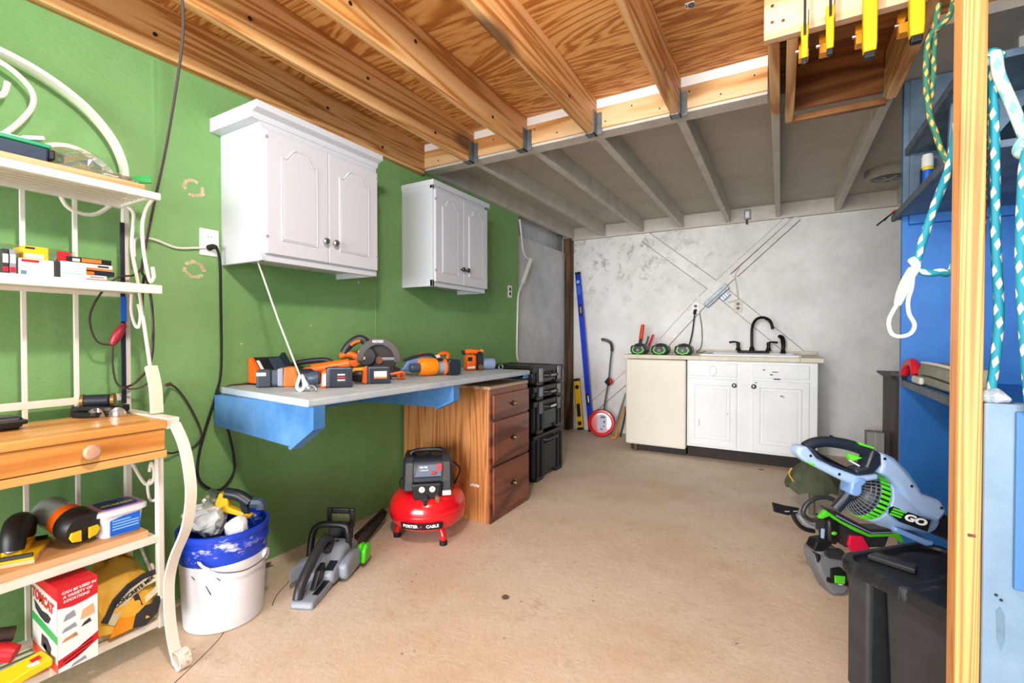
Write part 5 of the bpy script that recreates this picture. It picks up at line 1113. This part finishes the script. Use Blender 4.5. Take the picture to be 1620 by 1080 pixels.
bs = thing('blue_bookcase', 'blue painted built-in bookcase behind the pine post', 'bookcase', (.78, 2.6, 0))
g = G(); g.box(.522, 1.04, 3.0, 3.03, 0, 2.36); part('end_panel', g, SHELFBLUE, bs, .002)
g = G(); g.box(1.02, 1.045, 1.36, 3.0, 0, 2.36); part('back_panel', g, SHELFGREY, bs)
g = G(); g.box(.521, .545, 2.985, 3.0, 1.735, 2.36); part('face_strip', g, SHELFGREY, bs, .002)
g = G(); g.box(.545, 1.02, 2.982, 3.0, 1.735, 2.36); part('upper_end_lining', g, SHELFGREY, bs)
for z, x0, y0, y1, m in ((.862, .522, 2.0, 2.998, SHELFBLUE), (1.70, .49, 2.05, 3.08, SHELFGREY), (2.0, .525, 2.1, 2.98, SHELFGREY)):
    g = G(); g.box(x0+.02, 1.02, y0, min(y1, 2.982), z, z+.024); s = part('shelf', g, m, bs, .002)
    g = G(); g.box(x0, x0+.02, y0, y1, z-.006, z+.026); part('shelf_edge', g, EDGEWOOD, s, .003)
    if z > 1.5 and z < 1.9:
        g = G(); g.box(.51, .70, 3.03, 3.08, z, z+.024); part('shelf_end', g, EDGEWOOD, s, .002)
g = G(); g.box(.545, 1.0, 2.972, 2.999, 1.655, 1.70); part('shelf_cleat', g, SHELFBLUE, bs, .002)
g = G(); g.prism([(.55, 1.726), (.60, 1.726), (.80, 2.0), (.56, 2.0)], 'y', 2.40, 2.424); part('divider', g, SHELFGREY, bs, .002)
t = thing('caulk_tube', 'white and blue caulking tube standing on the upper blue shelf', 'tube', (.60, 2.9, 1.7255))
g = G(); g.lathe([(.023, 0), (.023, .168)], (.60, 2.92, 1.7265)); part('blue_lower', g, BLUELAB, t, smooth=True)
g = G(); g.lathe([(.0231, .166), (.0236, .168), (.0236, .18), (.0231, .182)], (.60, 2.92, 1.7265), cap=False); part('yellow_band', g, YEL3, t, smooth=True)
g = G(); g.lathe([(.023, .168), (.023, .228), (.020, .235), (.02, .24), (.004, .241)], (.60, 2.92, 1.7265)); part('white_upper', g, PAPER, t, smooth=True)
g = G(); g.box(.575, .5765, 2.905, 2.935, 1.83, 1.90); part('label', g, KICK, t)
t = thing('marker', 'white marker with orange cap lying at the end of the upper blue shelf', 'marker', (.52, 2.98, 1.7255))
g = G(); g.cyl((.552, 2.93, 1.738), (.512, 3.03, 1.738), .011); part('barrel', g, PAPER, t, smooth=True)
g = G(); g.cyl((.512, 3.03, 1.738), (.499, 3.062, 1.738), .0125); part('orange_cap', g, ORANGE, t, smooth=True)
g = G(); g.tube([(.53, 2.86, 1.731), (.50, 2.98, 1.731), (.47, 3.0, 1.712), (.43, 3.06, 1.68)], .004, 6); g.tube([(.53, 2.88, 1.733), (.49, 3.02, 1.731), (.46, 3.06, 1.70)], .003, 6); solo('wire_scraps', 'thin dark wire ends hanging over the upper blue shelf corner', 'wire', g, RUBBER, smooth=True)
t = thing('tool_case', 'grey-green soft case on the lower blue shelf beside the post', 'case', (.62, 2.55, .889))
g = G(); g.loft([[V((x, y, z)) for x, y in rrect(.545+i, .66-i, 2.25+i, 2.80-i, .03)] for z, i in ((.89, .008), (.90, 0), (.95, 0), (.985, .012))]); g.sub(1); g.jitter(.006, 14); part('body', g, mat('grey_green_fabric', '#868e84', .7, hex2='#9aa196', scale=20), t, smooth=True)
g = G(); g.tube([(.55, 2.26, .986), (.55, 2.55, .99), (.56, 2.78, .985)], .006, 6); part('white_piping', g, PAPER, t, smooth=True)
g = G(); g.tube([(.546, 2.30, .93), (.544, 2.55, .935), (.548, 2.79, .93)], .004, 6); part('zip', g, KICK, t, smooth=True)
t = thing('pruning_shears', 'red-handled pruner with black point on the lower blue shelf end', 'shears', (.52, 2.9, .889))
g = G(); g.tube([(.535, 2.98, .92), (.54, 2.94, .965), (.545, 2.88, .98), (.545, 2.83, .965), (.545, 2.80, .925)], .020, 10); part('red_handle', g, RED2, t, smooth=True)
g = G(); g.tube([(.532, 2.97, .90), (.525, 3.06, .905), (.515, 3.15, .91)], lambda q: .012-.008*q, 8); part('black_point', g, BLACK, t, smooth=True)
g = G(); g.box(.526, .545, 2.66, 2.80, .892, .925); part('grey_grip', g, mat('light_grey_grip', '#c9ccc8', .5), t, .008)
t = thing('dark_dresser', 'dark wood dresser in the far right corner behind the blue bookcase', 'dresser', (1.0, 4.8, 0))
g = G(); g.box(.775, 1.048, 4.55, 5.14, 0, .755); part('body', g, DARKWOOD, t, .004)
g = G(); g.prism([(.775, .755), (.735, .785), (.73, .80), (1.048, .80), (1.048, .755)], 'y', 4.52, 5.15); part('moulded_top', g, DARKWOOD, t, .003)
for z0, z1 in ((.52, .72), (.28, .49), (.05, .25)):
    g = G(); g.box(.7735, .783, 4.60, 5.09, z0, z1); part('drawer', g, DARKWOOD, t, .004)
g = G(); g.lathe([(.08, .03), (.13, .036), (.145, .046), (.145, .088), (.14, .095)], (.70, 4.52, 2.27), (0, 0, 1), 32)
t = thing('ceiling_fixture', 'round grey ceiling fixture with slotted bottom between the rear joists', 'ceiling light', (.70, 4.52, 2.27)); part('housing', g, CEILW, t, smooth=True)
g = G(); g.lathe([(.07, -.004), (.11, .002), (.08, .008)], (.70, 4.52, 2.300), (0, 0, 1), 32); part('slotted_lens', g, DARKMET, t, smooth=True)
for a in (0, 60, 120):
    g = G(); g.cb((.70, 4.52, 2.296), (.16, .012, .006), M.Rotation(R(a), 3, 'Z')); part('slot_bar', g, CEILW, t, .002)
g = G(); g.tube([(.64, 4.95, .60), (.60, 4.6, .85), (.62, 4.3, .98), (.60, 4.2, 1.08)], .012, 8)
t = thing('black_hose', 'dark ribbed hose curving up behind the blue end panel', 'hose', (.62, 3.2, 0))
g = G(); g.tube([(.58, 3.15, .83), (.565, 3.15, .92), (.555, 3.14, 1.02), (.565, 3.13, 1.10), (.58, 3.13, 1.13)], .008, 8); part('tube', g, BLACK2, t, smooth=True)
g = G(); g.box(.57, .62, 3.031, 3.2, .80, .835); part('wall_bracket', g, BLACK2, t, .004)

# ------------------------------------------------------------------ ropes
def rope(name, label, paths, r, m, knots=(), extra=None):
    t = thing(name, label, 'rope', paths[0][0])
    for p in paths:
        g = G(); g.tube(p, r, 10, 6); part('strand', g, m, t, smooth=True)
    for c, s in knots:
        g = G()
        g.tube([(c[0]+s*1.1*math.cos(a), c[1]+s*.5*math.sin(2*a), c[2]+s*1.0*math.sin(a)) for a in [k*math.tau/9 for k in range(9)]], r*1.05, 10, closed=True)
        g.tube([(c[0]-s, c[1]-s*.4, c[2]+s*.3), (c[0], c[1]-s*.9, c[2]), (c[0]+s, c[1]-s*.3, c[2]-s*.4)], r, 10); part('knot', g, m, t, smooth=True)
    return t
rope('hanging_rope', 'pale teal frayed rope hanging from the post to a knot, right edge', [[(.352, 1.275, 1.645), (.358, 1.262, 1.655), (.362, 1.255, 1.61), (.378, 1.25, 1.55), (.390, 1.245, 1.50), (.397, 1.24, 1.47)]], .0095, ROPEW, [((.402, 1.24, 1.462), .014)])
t = rope('hanging_rope', 'teal rope hank below the pale knot, several strands at the right edge', [[(.392, 1.225, 1.45), (.384, 1.215, 1.40), (.382, 1.215, 1.25), (.388, 1.215, 1.12), (.396, 1.22, 1.02), (.402, 1.225, .97), (.411, 1.225, .96)], [(.405, 1.215, 1.455), (.400, 1.205, 1.35), (.402, 1.205, 1.20), (.412, 1.21, 1.05), (.425, 1.22, .97)], [(.418, 1.215, 1.45), (.417, 1.20, 1.30), (.42, 1.20, 1.10), (.43, 1.21, .95)]], .0078, ROPE)
rope('hanging_rope', 'teal flecked rope hanging straight down beside the pine post', [[(.355, 1.285, 1.655), (.358, 1.275, 1.62), (.360, 1.273, 1.55), (.363, 1.273, 1.43), (.365, 1.273, 1.30), (.371, 1.272, 1.16), (.368, 1.272, 1.08), (.362, 1.271, 1.01), (.364, 1.268, .99)]], .0078, ROPE, [((.358, 1.272, 1.655), .009)])
rope('hanging_rope', 'thin red and green flecked rope close against the post right side', [[(.352, 1.297, 1.64), (.353, 1.297, 1.55), (.354, 1.297, 1.42), (.352, 1.297, 1.30)]], .005, rope_mat('red_flecked_rope', '#1f5a48', '#d8522e', '#e8c23a'))
t = rope('looped_rope', 'teal flecked rope left of the post ending in a white tied loop', [[(.325, 1.33, 1.60), (.322, 1.38, 1.49), (.30, 1.40, 1.40), (.282, 1.40, 1.33), (.268, 1.40, 1.268)], [(.272, 1.40, 1.262), (.29, 1.398, 1.252), (.31, 1.398, 1.252), (.335, 1.40, 1.262), (.345, 1.40, 1.40), (.33, 1.33, 1.58)]], .0085, ROPE)
g = G(); g.tube([(.262, 1.40, 1.285), (.268, 1.392, 1.268), (.262, 1.40, 1.25)], .009, 10); part('white_whipping', g, PAPER, t, smooth=True)
g = G(); g.tube([(.262, 1.40, 1.265), (.252, 1.40, 1.235), (.243, 1.40, 1.205), (.236, 1.40, 1.18)], lambda q: .0065+.0045*math.sin(q*math.pi), 10); part('taped_eye', g, mat('white_tape', '#eeeae2', .6, hex2='#f2c8b4', scale=40), t, smooth=True)
g = G(); g.tube([(.236, 1.40, 1.182), (.224, 1.40, 1.155), (.221, 1.40, 1.135), (.228, 1.40, 1.112), (.245, 1.40, 1.107), (.262, 1.40, 1.115), (.268, 1.40, 1.135), (.258, 1.40, 1.16), (.256, 1.40, 1.19), (.262, 1.40, 1.22), (.265, 1.40, 1.26)], .0042, 8); part('white_loop', g, PAPER, t, smooth=True)
rope('green_rope', 'green rope with orange flecks draped from the hatch joist behind the post', [[(.465, 1.95, 2.30), (.40, 1.72, 2.0), (.352, 1.70, 1.935), (.344, 1.70, 1.86), (.345, 1.70, 1.79), (.352, 1.70, 1.72), (.365, 1.70, 1.665), (.392, 1.70, 1.58), (.44, 1.68, 1.56), (.48, 1.72, 1.70), (.47, 1.80, 2.0), (.468, 1.95, 2.25)], [(.37, 1.71, 2.02), (.362, 1.71, 1.93), (.36, 1.71, 1.82), (.352, 1.71, 1.74)]], .0072, ROPEG)

# ------------------------------------------------------------------ clamps on the hatch board
for k, (x, zt, zb, w_, lb) in enumerate(((.066, 2.20, 2.065, .010, 'leftmost yellow-handled bar clamp on the hatch board'), (.140, 2.24, 2.075, .0115, 'second yellow-handled bar clamp from the left'), (.250, 2.30, 2.03, .019, 'third yellow-handled bar clamp from the left, thick handle'), (.370, 2.32, 2.045, .019, 'rightmost yellow-handled bar clamp, beside the hatch joist'))):
    t = thing('bar_clamp', lb, 'clamp', (x, 1.95, zb), group=None)
    y = 1.955
    g = G(); g.loft([[V((x+a*s, y+b*s*.9, z)) for a, b in ((-w_, -w_), (w_, -w_), (w_, w_), (-w_, w_))] for z, s in ((zb+.02, .9), (zb+.05, 1), (zt-.05, 1), (zt-.03, 1.15), (zt, 1.1))]); part('handle', g, YEL, t, .004, True)
    g = G(); g.box(x-w_*.8, x+w_*.8, y-w_*.7, y+w_*.7, zb, zb+.022); part('black_tip', g, BLACK, t, .003)
    g = G(); g.cyl((x+w_*.2, y, zb+.006), (x+w_*.2, y-.002, zb+.03), .003); part('screw', g, BRASS, t)
    g = G(); g.box(x+w_*1.02, x+w_*1.25, y-.006, y+.006, zt-.08, zt+.05); part('trigger', g, BLACK2, t, .001)
    g = G(); g.box(x-.004, x+.004, y-.01, 2.13, 2.192, 2.202); part('bar', g, DARKMET, t, .001)
    g = G(); g.box(x-.004, x+.004, y-.02, y-.012, zt-.04, 2.40); part('slide_bar', g, DARKMET, t, .001)
    jx = x-.004 if k else x+.004
    g = G(); g.prism([(2.085, 2.155), (2.13, 2.155), (2.13, 2.235), (2.11, 2.238), (2.105, 2.19), (2.085, 2.19)], 'x', jx-.018, jx+.014); part('orange_jaw', g, ORANGE2, t, .003)
    g = G(); g.cyl((jx-.016, 2.10, 2.19), (jx-.028, 2.10, 2.19), .007, n=10); part('jaw_pin', g, STEEL, t)

# ------------------------------------------------------------------ tote
t = thing('storage_tote', 'black plastic storage tote with scuffed lid at lower right', 'tote', (.435, 1.70, 0), R(45))
# local x = along world (.7,.7); local y = along (-.7,.7)
_T = _rm[t.name]
LZ = .455
def TW(a, b): return V((a, b, 0))
lid = rrect(-.22, .16, -.21, .20, .06, 5)
scf = NT('scuffed_black_lid'); c = scf.coords((1, 5, 1), (0, 0, R(20)))
sc = scf.ramp(scf.noise(c, 7, 8, .8), [(.55, 0.), (.72, 1.)]); scf.col(scf.mix(scf.math('MULTIPLY', sc, .45), '#191b20', '#7f8894')); LIDM = scf.fin(.42)
g = G(); g.loft([[V((x*s, y*s, z)) for x, y in lid] for z, s in ((LZ-.035, 1.0), (LZ-.006, 1.0), (LZ, .985), (LZ, .90), (LZ-.012, .88))]); part('lid', g, LIDM, t, .003, True, world=False)
bd = [(-.175, -.17), (-.06, -.17), (.12, -.17), (.14, -.15), (.14, .15), (.12, .16), (-.08, .16), (-.08, .085), (-.175, .085)]
g = G(); g.loft([[V((x*s, y*s, z)) for x, y in bd] for z, s in ((0, .86), (.02, .87), (LZ-.036, .97))]); part('body', g, BLACK2, t, .006, world=False)
g = G(); g.loft([[V((x, y, z)) for x, y in rrect(-.195, -.10, .105, .175, .012, 2)] for z in (.085, .12, LZ-.036)]); part('corner_leg', g, BLACK2, t, .006, world=False)
for y in (-.10,):
    g = G(); g.box(-.19, -.17, y-.012, y+.012, LZ-.10, LZ-.036); part('rim_rib', g, BLACK, t, .002, world=False)
g = G(); g.prism([(-.13, .165), (-.085, .17), (-.05, .08), (-.09, .06)], 'z', LZ-.011, LZ+.004); part('handle_latch', g, BLACK2, t, .004, world=False)

# ------------------------------------------------------------------ blower lying on the tote
bl0 = V((.245, 1.77, .616)); FX = (.867, .498, 0)
T = Tool('leaf_blower', 'silver-blue and black leaf blower with green intake lying on the tote', 'leaf blower', .245, 1.77, z=.616, fm=frame(bl0, FX, PZ))
K = .0003435
def q(*pts): return [((a-950)*K, -(b-600)*K) for a, b in pts]
def q3(z, *pts): return [((a-950)*K, -(b-600)*K, z) for a, b in pts]
T.prism('lower_rail', q((245, 170), (262, 130), (335, 128), (420, 235), (560, 305), (770, 385), (950, 365), (960, 420), (830, 440), (700, 452), (640, 428), (330, 268), (285, 240), (250, 200)), -.022, .024, SILVER, .008, smooth=True)
T.prism('green_accent', q((335, 262), (390, 275), (395, 297), (345, 280)), -.02, .0245, LGREEN, .001)
T.tube('grip', q3(0, (350, 150), (430, 112), (540, 100), (680, 118), (800, 150), (910, 195)), lambda s: .0165, NAVY, 12)
T.prism('grip_rear', q((900, 150), (968, 190), (970, 290), (900, 368), (770, 384), (735, 335), (840, 305), (860, 235)), -.02, .026, NAVY, .006, smooth=True)
T.prism('grip_lower', q((335, 130), (400, 150), (480, 235), (590, 275), (750, 335), (772, 384), (560, 306), (425, 236)), -.018, .0255, NAVY, .005, smooth=True)
T.prism('trigger', q((710, 195), (840, 238), (765, 262), (735, 262)), -.008, .012, LGREEN, .003)
T.prism('trigger_link', q((745, 262), (830, 310), (820, 318), (738, 270)), -.004, .006, PAPER, .001)
T.prism('green_top', q((790, 95), (930, 140), (925, 158), (800, 120)), -.012, .018, LGREEN, .003)
T.prism('speed_dial', q((575, 40), (640, 75), (625, 95), (578, 78)), -.008, .008, BLACK, .003)
# housing as a turned body along the tilted axis
def ax3(a, b): return V(((a-950)*K, -(b-600)*K, -.042))
A0, A1 = ax3(1035, 630), ax3(1530, 835); axd = (A1-A0).normalized(); LL = (A1-A0).length
g = G(); g.lathe([(.066, 0), (.074, .004), (.075, .05), (.070, .09), (.056, LL*.72), (.044, LL), (.034, LL+.004)], A0, axd, 36); hs = T.p('fan_housing', g, SILVER, .002, True)
g = G(); g.lathe([(.0725-.0, -.006), (.070, -.03), (.060, -.055), (.042, -.072), (.02, -.08), (.002, -.082)], A0, axd, 36); ig = T.p('intake_grille', g, BLACK, 0, True)
b_ = axd.cross(V((0, 0, 1))).normalized(); a_ = V((0, 0, 1))
for k in range(30):
    th = k/30*math.tau; rd = a_*math.cos(th)+b_*math.sin(th); tg = axd.cross(rd)
    m3 = M((axd, tg, rd)).transposed()
    g = G(); g.cb(A0-axd*.018+rd*.0725, (.03, .009, .004), m3); T.p('intake_slat', g, LGREEN, .001, parent=ig)
for i, (rr, h) in enumerate(((.0705, -.034), (.066, -.045), (.060, -.056), (.050, -.066), (.036, -.0745))):
    g = G(); g.tube([A0+axd*h+(a_*math.cos(t_)+b_*math.sin(t_))*rr for t_ in [j*math.tau/36 for j in range(36)]], .0022, 5, closed=True, smooth=False); T.p('grille_ring', g, SLATE, 0, True, parent=ig)
for k in range(36):
    th = k/36*math.tau; rd = a_*math.cos(th)+b_*math.sin(th)
    g = G(); g.tube([A0+axd*h+rd*r_ for r_, h in ((.0725, -.033), (.063, -.055), (.045, -.072))], .0013, 4, smooth=False); T.p('grille_rib', g, GREY2, 0, parent=ig)
T.prism('upper_shell', q((948, 175), (1010, 195), (1100, 245), (1215, 370), (1330, 535), (1500, 600), (1555, 700), (1470, 800), (1240, 690), (1120, 480), (1030, 395), (945, 362), (972, 290)), -.034, .036, SILVER, .014, smooth=True, seg=3) if False else None
g = G(); g.prism(q((948, 175), (1010, 195), (1100, 245), (1215, 370), (1330, 535), (1500, 600), (1555, 700), (1470, 800), (1240, 690), (1120, 480), (1030, 395), (945, 362), (972, 290)), 'z', -.06, .026); T.p('upper_shell', g, SILVER, .012, True, seg=3)
g = G(); g.prism(q((1010, 190), (1100, 235), (1225, 360), (1340, 525), (1300, 520), (1190, 375), (1085, 250)), 'z', -.045, .018); T.p('top_ribs', g, mat('blower_blue', '#6f92c4', .35), .004)
for c_ in ((995, 232), (1230, 470), (1490, 660), (355, 208), (605, 368)):
    p = q(c_)[0]; zz = .0265 if c_[0] > 900 else .0245
    g = G(); g.cyl((p[0], p[1], zz-.004), (p[0], p[1], zz+.0006), .0042, n=12); T.p('screw_hole', g, BLACK)
g = G(); g.prism(q((1010, 655), (1050, 630), (1392, 757), (1362, 872), (1110, 780), (1010, 705)), 'z', -.03, .0315); bz = T.p('badge_block', g, mat('blower_blue', '#6f92c4', .35), .004)
g = G(); g.prism(q((1018, 658), (1052, 638), (1384, 760), (1356, 862), (1112, 772), (1018, 702)), 'z', .0315, .0325); bd_ = T.p('badge', g, BLACK, 0, parent=bz)
rt = M.Rotation(R(-19), 4, 'Z')
p = q((1092, 697))[0]; mE = M.Translation((p[0], p[1], .0325)) @ rt
for i_ in (-1, 0, 1):
    sh = i_*.0022; g = G(); g.prism([(-.019+sh, i_*.0085-.0028), (.017+sh, i_*.0085-.0028), (.0185+sh, i_*.0085+.0028), (-.0175+sh, i_*.0085+.0028)], 'z', 0, .0008); g.xf(mE); T.p('letter_bar', g, LGREEN, parent=bd_)
p = q((1245, 757))[0]
text('lettering', 'GO', .0275, PAPER, bd_, T.m @ M.Translation((p[0], p[1], .0327)) @ rt @ M.Diagonal((1.6, 1, 1, 1)), .045, shear=.2)
g = G(); g.prism(q((1110, 835), (1150, 850), (1390, 950), (1450, 960), (1445, 1000), (1380, 1005), (1110, 880)), 'z', -.06, .02); T.p('foot_rail', g, mat('blower_blue', '#6f92c4', .35), .005, True)
g = G(); g.lathe([(.036, 0), (.036, .09), (.034, .20)], A1+axd*.0, axd, 24); T.p('outlet_tube', g, NAVY, 0, True)
T.prism('elbow', q((765, 395), (830, 405), (838, 440), (800, 470), (800, 530), (760, 565), (690, 540), (705, 440)), -.02, .03, mat('blower_blue', '#6f92c4', .35), .006, smooth=True)
T.tube('support_arm', q3(.0, (740, 545), (690, 620), (620, 700)), .0155, NAVY, 10)

# ------------------------------------------------------------------ garden tool standing behind the tote
T = Tool('hedge_tool', 'black and lime cordless garden tool with ring handle standing behind the tote', 'garden tool', .154, 2.371, z=0, fm=frame((.154, 2.371, .318), FX, PZ))
K = .0003985
def q(*pts): return [((a-600)*K, -(b-300)*K) for a, b in pts]
def q3(z, *pts): return [((a-600)*K, -(b-300)*K, z) for a, b in pts]
T.tube('ring_handle', q3(.02, (385, 215), (378, 170), (410, 100), (490, 42), (580, 22), (680, 42), (750, 110), (740, 180)), .0095, BLACK2)
T.tube('ring_handle', q3(.02, (385, 215), (450, 262), (500, 265), (560, 235), (610, 190)), .009, BLACK2)
T.tube('lower_guard', q3(-.02, (335, 200), (340, 270), (400, 360), (470, 405), (560, 425)), .0095, BLACK)
T.tube('lower_guard', q3(-.02, (390, 245), (470, 340), (560, 385)), .0075, GREYPL)
T.prism('strap', q((75, 92), (200, 125), (365, 155), (345, 215), (240, 232), (95, 195)), -.004, .004, BLACK, .002)
for c_ in ((230, 187), (320, 186)):
    p = q(c_)[0]; g = G(); g.box(p[0]-.010, p[0]+.010, p[1]-.0018, p[1]+.0018, .004, .006); T.p('strap_mark', g, GREYPL, parent=T.t)
T.prism('green_trim', q((520, 235), (600, 150), (660, 190), (760, 260), (1060, 402), (1290, 395), (1380, 400), (1430, 480), (1400, 500), (1320, 430), (1060, 438), (900, 370), (700, 260), (640, 215), (560, 245)), .012, .032, LGREEN, .004)
T.prism('upper_frame', q((620, 140), (760, 190), (870, 250), (1060, 350), (1290, 350), (1290, 398), (1060, 404), (760, 262), (660, 190)), -.03, .034, BLACK2, .004)
T.prism('silver_edge', q((700, 195), (870, 285), (1070, 382), (1290, 375), (1290, 384), (1070, 392), (870, 297), (700, 207)), .034, .036, SILVER, .001)
T.prism('lower_frame', q((600, 240), (720, 260), (1050, 432), (1300, 425), (1250, 560), (1050, 560), (830, 560), (760, 480), (720, 420), (600, 420)), -.04, .02, BLACK2, .006)
T.prism('red_panel', q((862, 418), (990, 432), (1120, 655), (1000, 665), (898, 640), (835, 520)), .02, .034, PINKRED, .003)
T.prism('knob_column', q((600, 240), (715, 250), (725, 460), (690, 520), (610, 470)), -.03, .045, BLACK, .012, smooth=True)
p = q((665, 380))[0]; g = G(); g.sph((p[0], p[1], .045), (.012, .008, .005)); T.p('green_button', g, LGREEN, 0, True)
T.prism('silver_lever', q((565, 350), (595, 350), (590, 455), (560, 450)), .02, .03, SILVER, .002)
T.prism('black_foot', q((500, 475), (640, 450), (668, 510), (570, 590), (485, 585), (465, 560)), -.02, .035, BLACK, .006)
T.prism('motor_housing', q((540, 625), (600, 590), (640, 560), (850, 640), (900, 700), (905, 1010), (860, 1085), (720, 1092), (650, 960), (580, 840), (545, 740)), -.09, .01, GREY2, .014, smooth=True)
T.prism('housing_lip', q((615, 570), (810, 590), (850, 640), (840, 710), (660, 680), (620, 640)), -.01, .018, BLACK2, .006)
T.prism('side_vent', q((540, 635), (580, 640), (590, 690), (555, 740)), -.02, .012, BLACK, .004)
lt = T.prism('battery_latch', q((680, 785), (780, 770), (850, 830), (860, 925), (890, 930), (885, 980), (840, 975), (820, 955), (690, 945), (640, 930), (640, 880), (680, 885)), .01, .018, BLACK, .004)
T.prism('green_latch', q((712, 852), (828, 862), (822, 945), (715, 935)), .018, .024, LGREEN, .003, lt)
T.prism('latch_mark', q((760, 945), (800, 950), (800, 960), (760, 955)), .018, .0195, PAPER, 0, lt)
g = G(); g.tube([(.10, .12, -.03), (.16, .10, -.03), (.20, .06, -.03)], .006, 8); T.p('steel_rod', g, STEEL, 0, True)
# olive cloth draped on a grey stake
t = thing('cloth_hat', 'olive cloth hat draped over a grey stake beside the sink cabinet', 'hat', (.17, 3.30, 0))
cx, cy = .175, 3.43
rings = []
for r_, z in ((.004, .335), (.045, .325), (.09, .28), (.13, .225), (.148, .175), (.146, .160), (.12, .185), (.04, .24)):
    ring = []
    for k in range(40):
        a = k/40*math.tau; f = 1+.05*math.sin(a*9)*(r_/.15)+.06*math.sin(a*3+1)*(r_/.15)
        ring.append(V((cx+r_*f*math.cos(a), cy+r_*f*math.sin(a), z+.012*math.sin(a*7+1)*(r_/.15))))
    rings.append(ring)
g = G(); g.loft(rings); part('cloth', g, OLIVE, t, smooth=True)
g = G(); g.tube([(cx, cy-.005, .0), (cx, cy, .30)], .018, 10, smooth=False); part('stake', g, mat('grey_stake', '#6a675c', .7), t, smooth=True)
g = G(); g.tube([(cx-.10, cy-.10, .215), (cx-.125, cy-.105, .26), (cx-.11, cy-.11, .30)], .004, 6); part('yellow_cord', g, YEL2, t, smooth=True)
g = G(); g.box(.62, .735, 4.78, 4.9, 0, .315)
t = thing('grey_carton', 'small grey carton standing on the floor left of the dark dresser', 'box', (.68, 4.84, 0)); part('box', g, mat('grey_card', '#a7a8a6', .7), t, .003)
g = G(); g.box(.675, .68, 4.779, 4.901, .05, .316); part('tape', g, BEIGE, t)
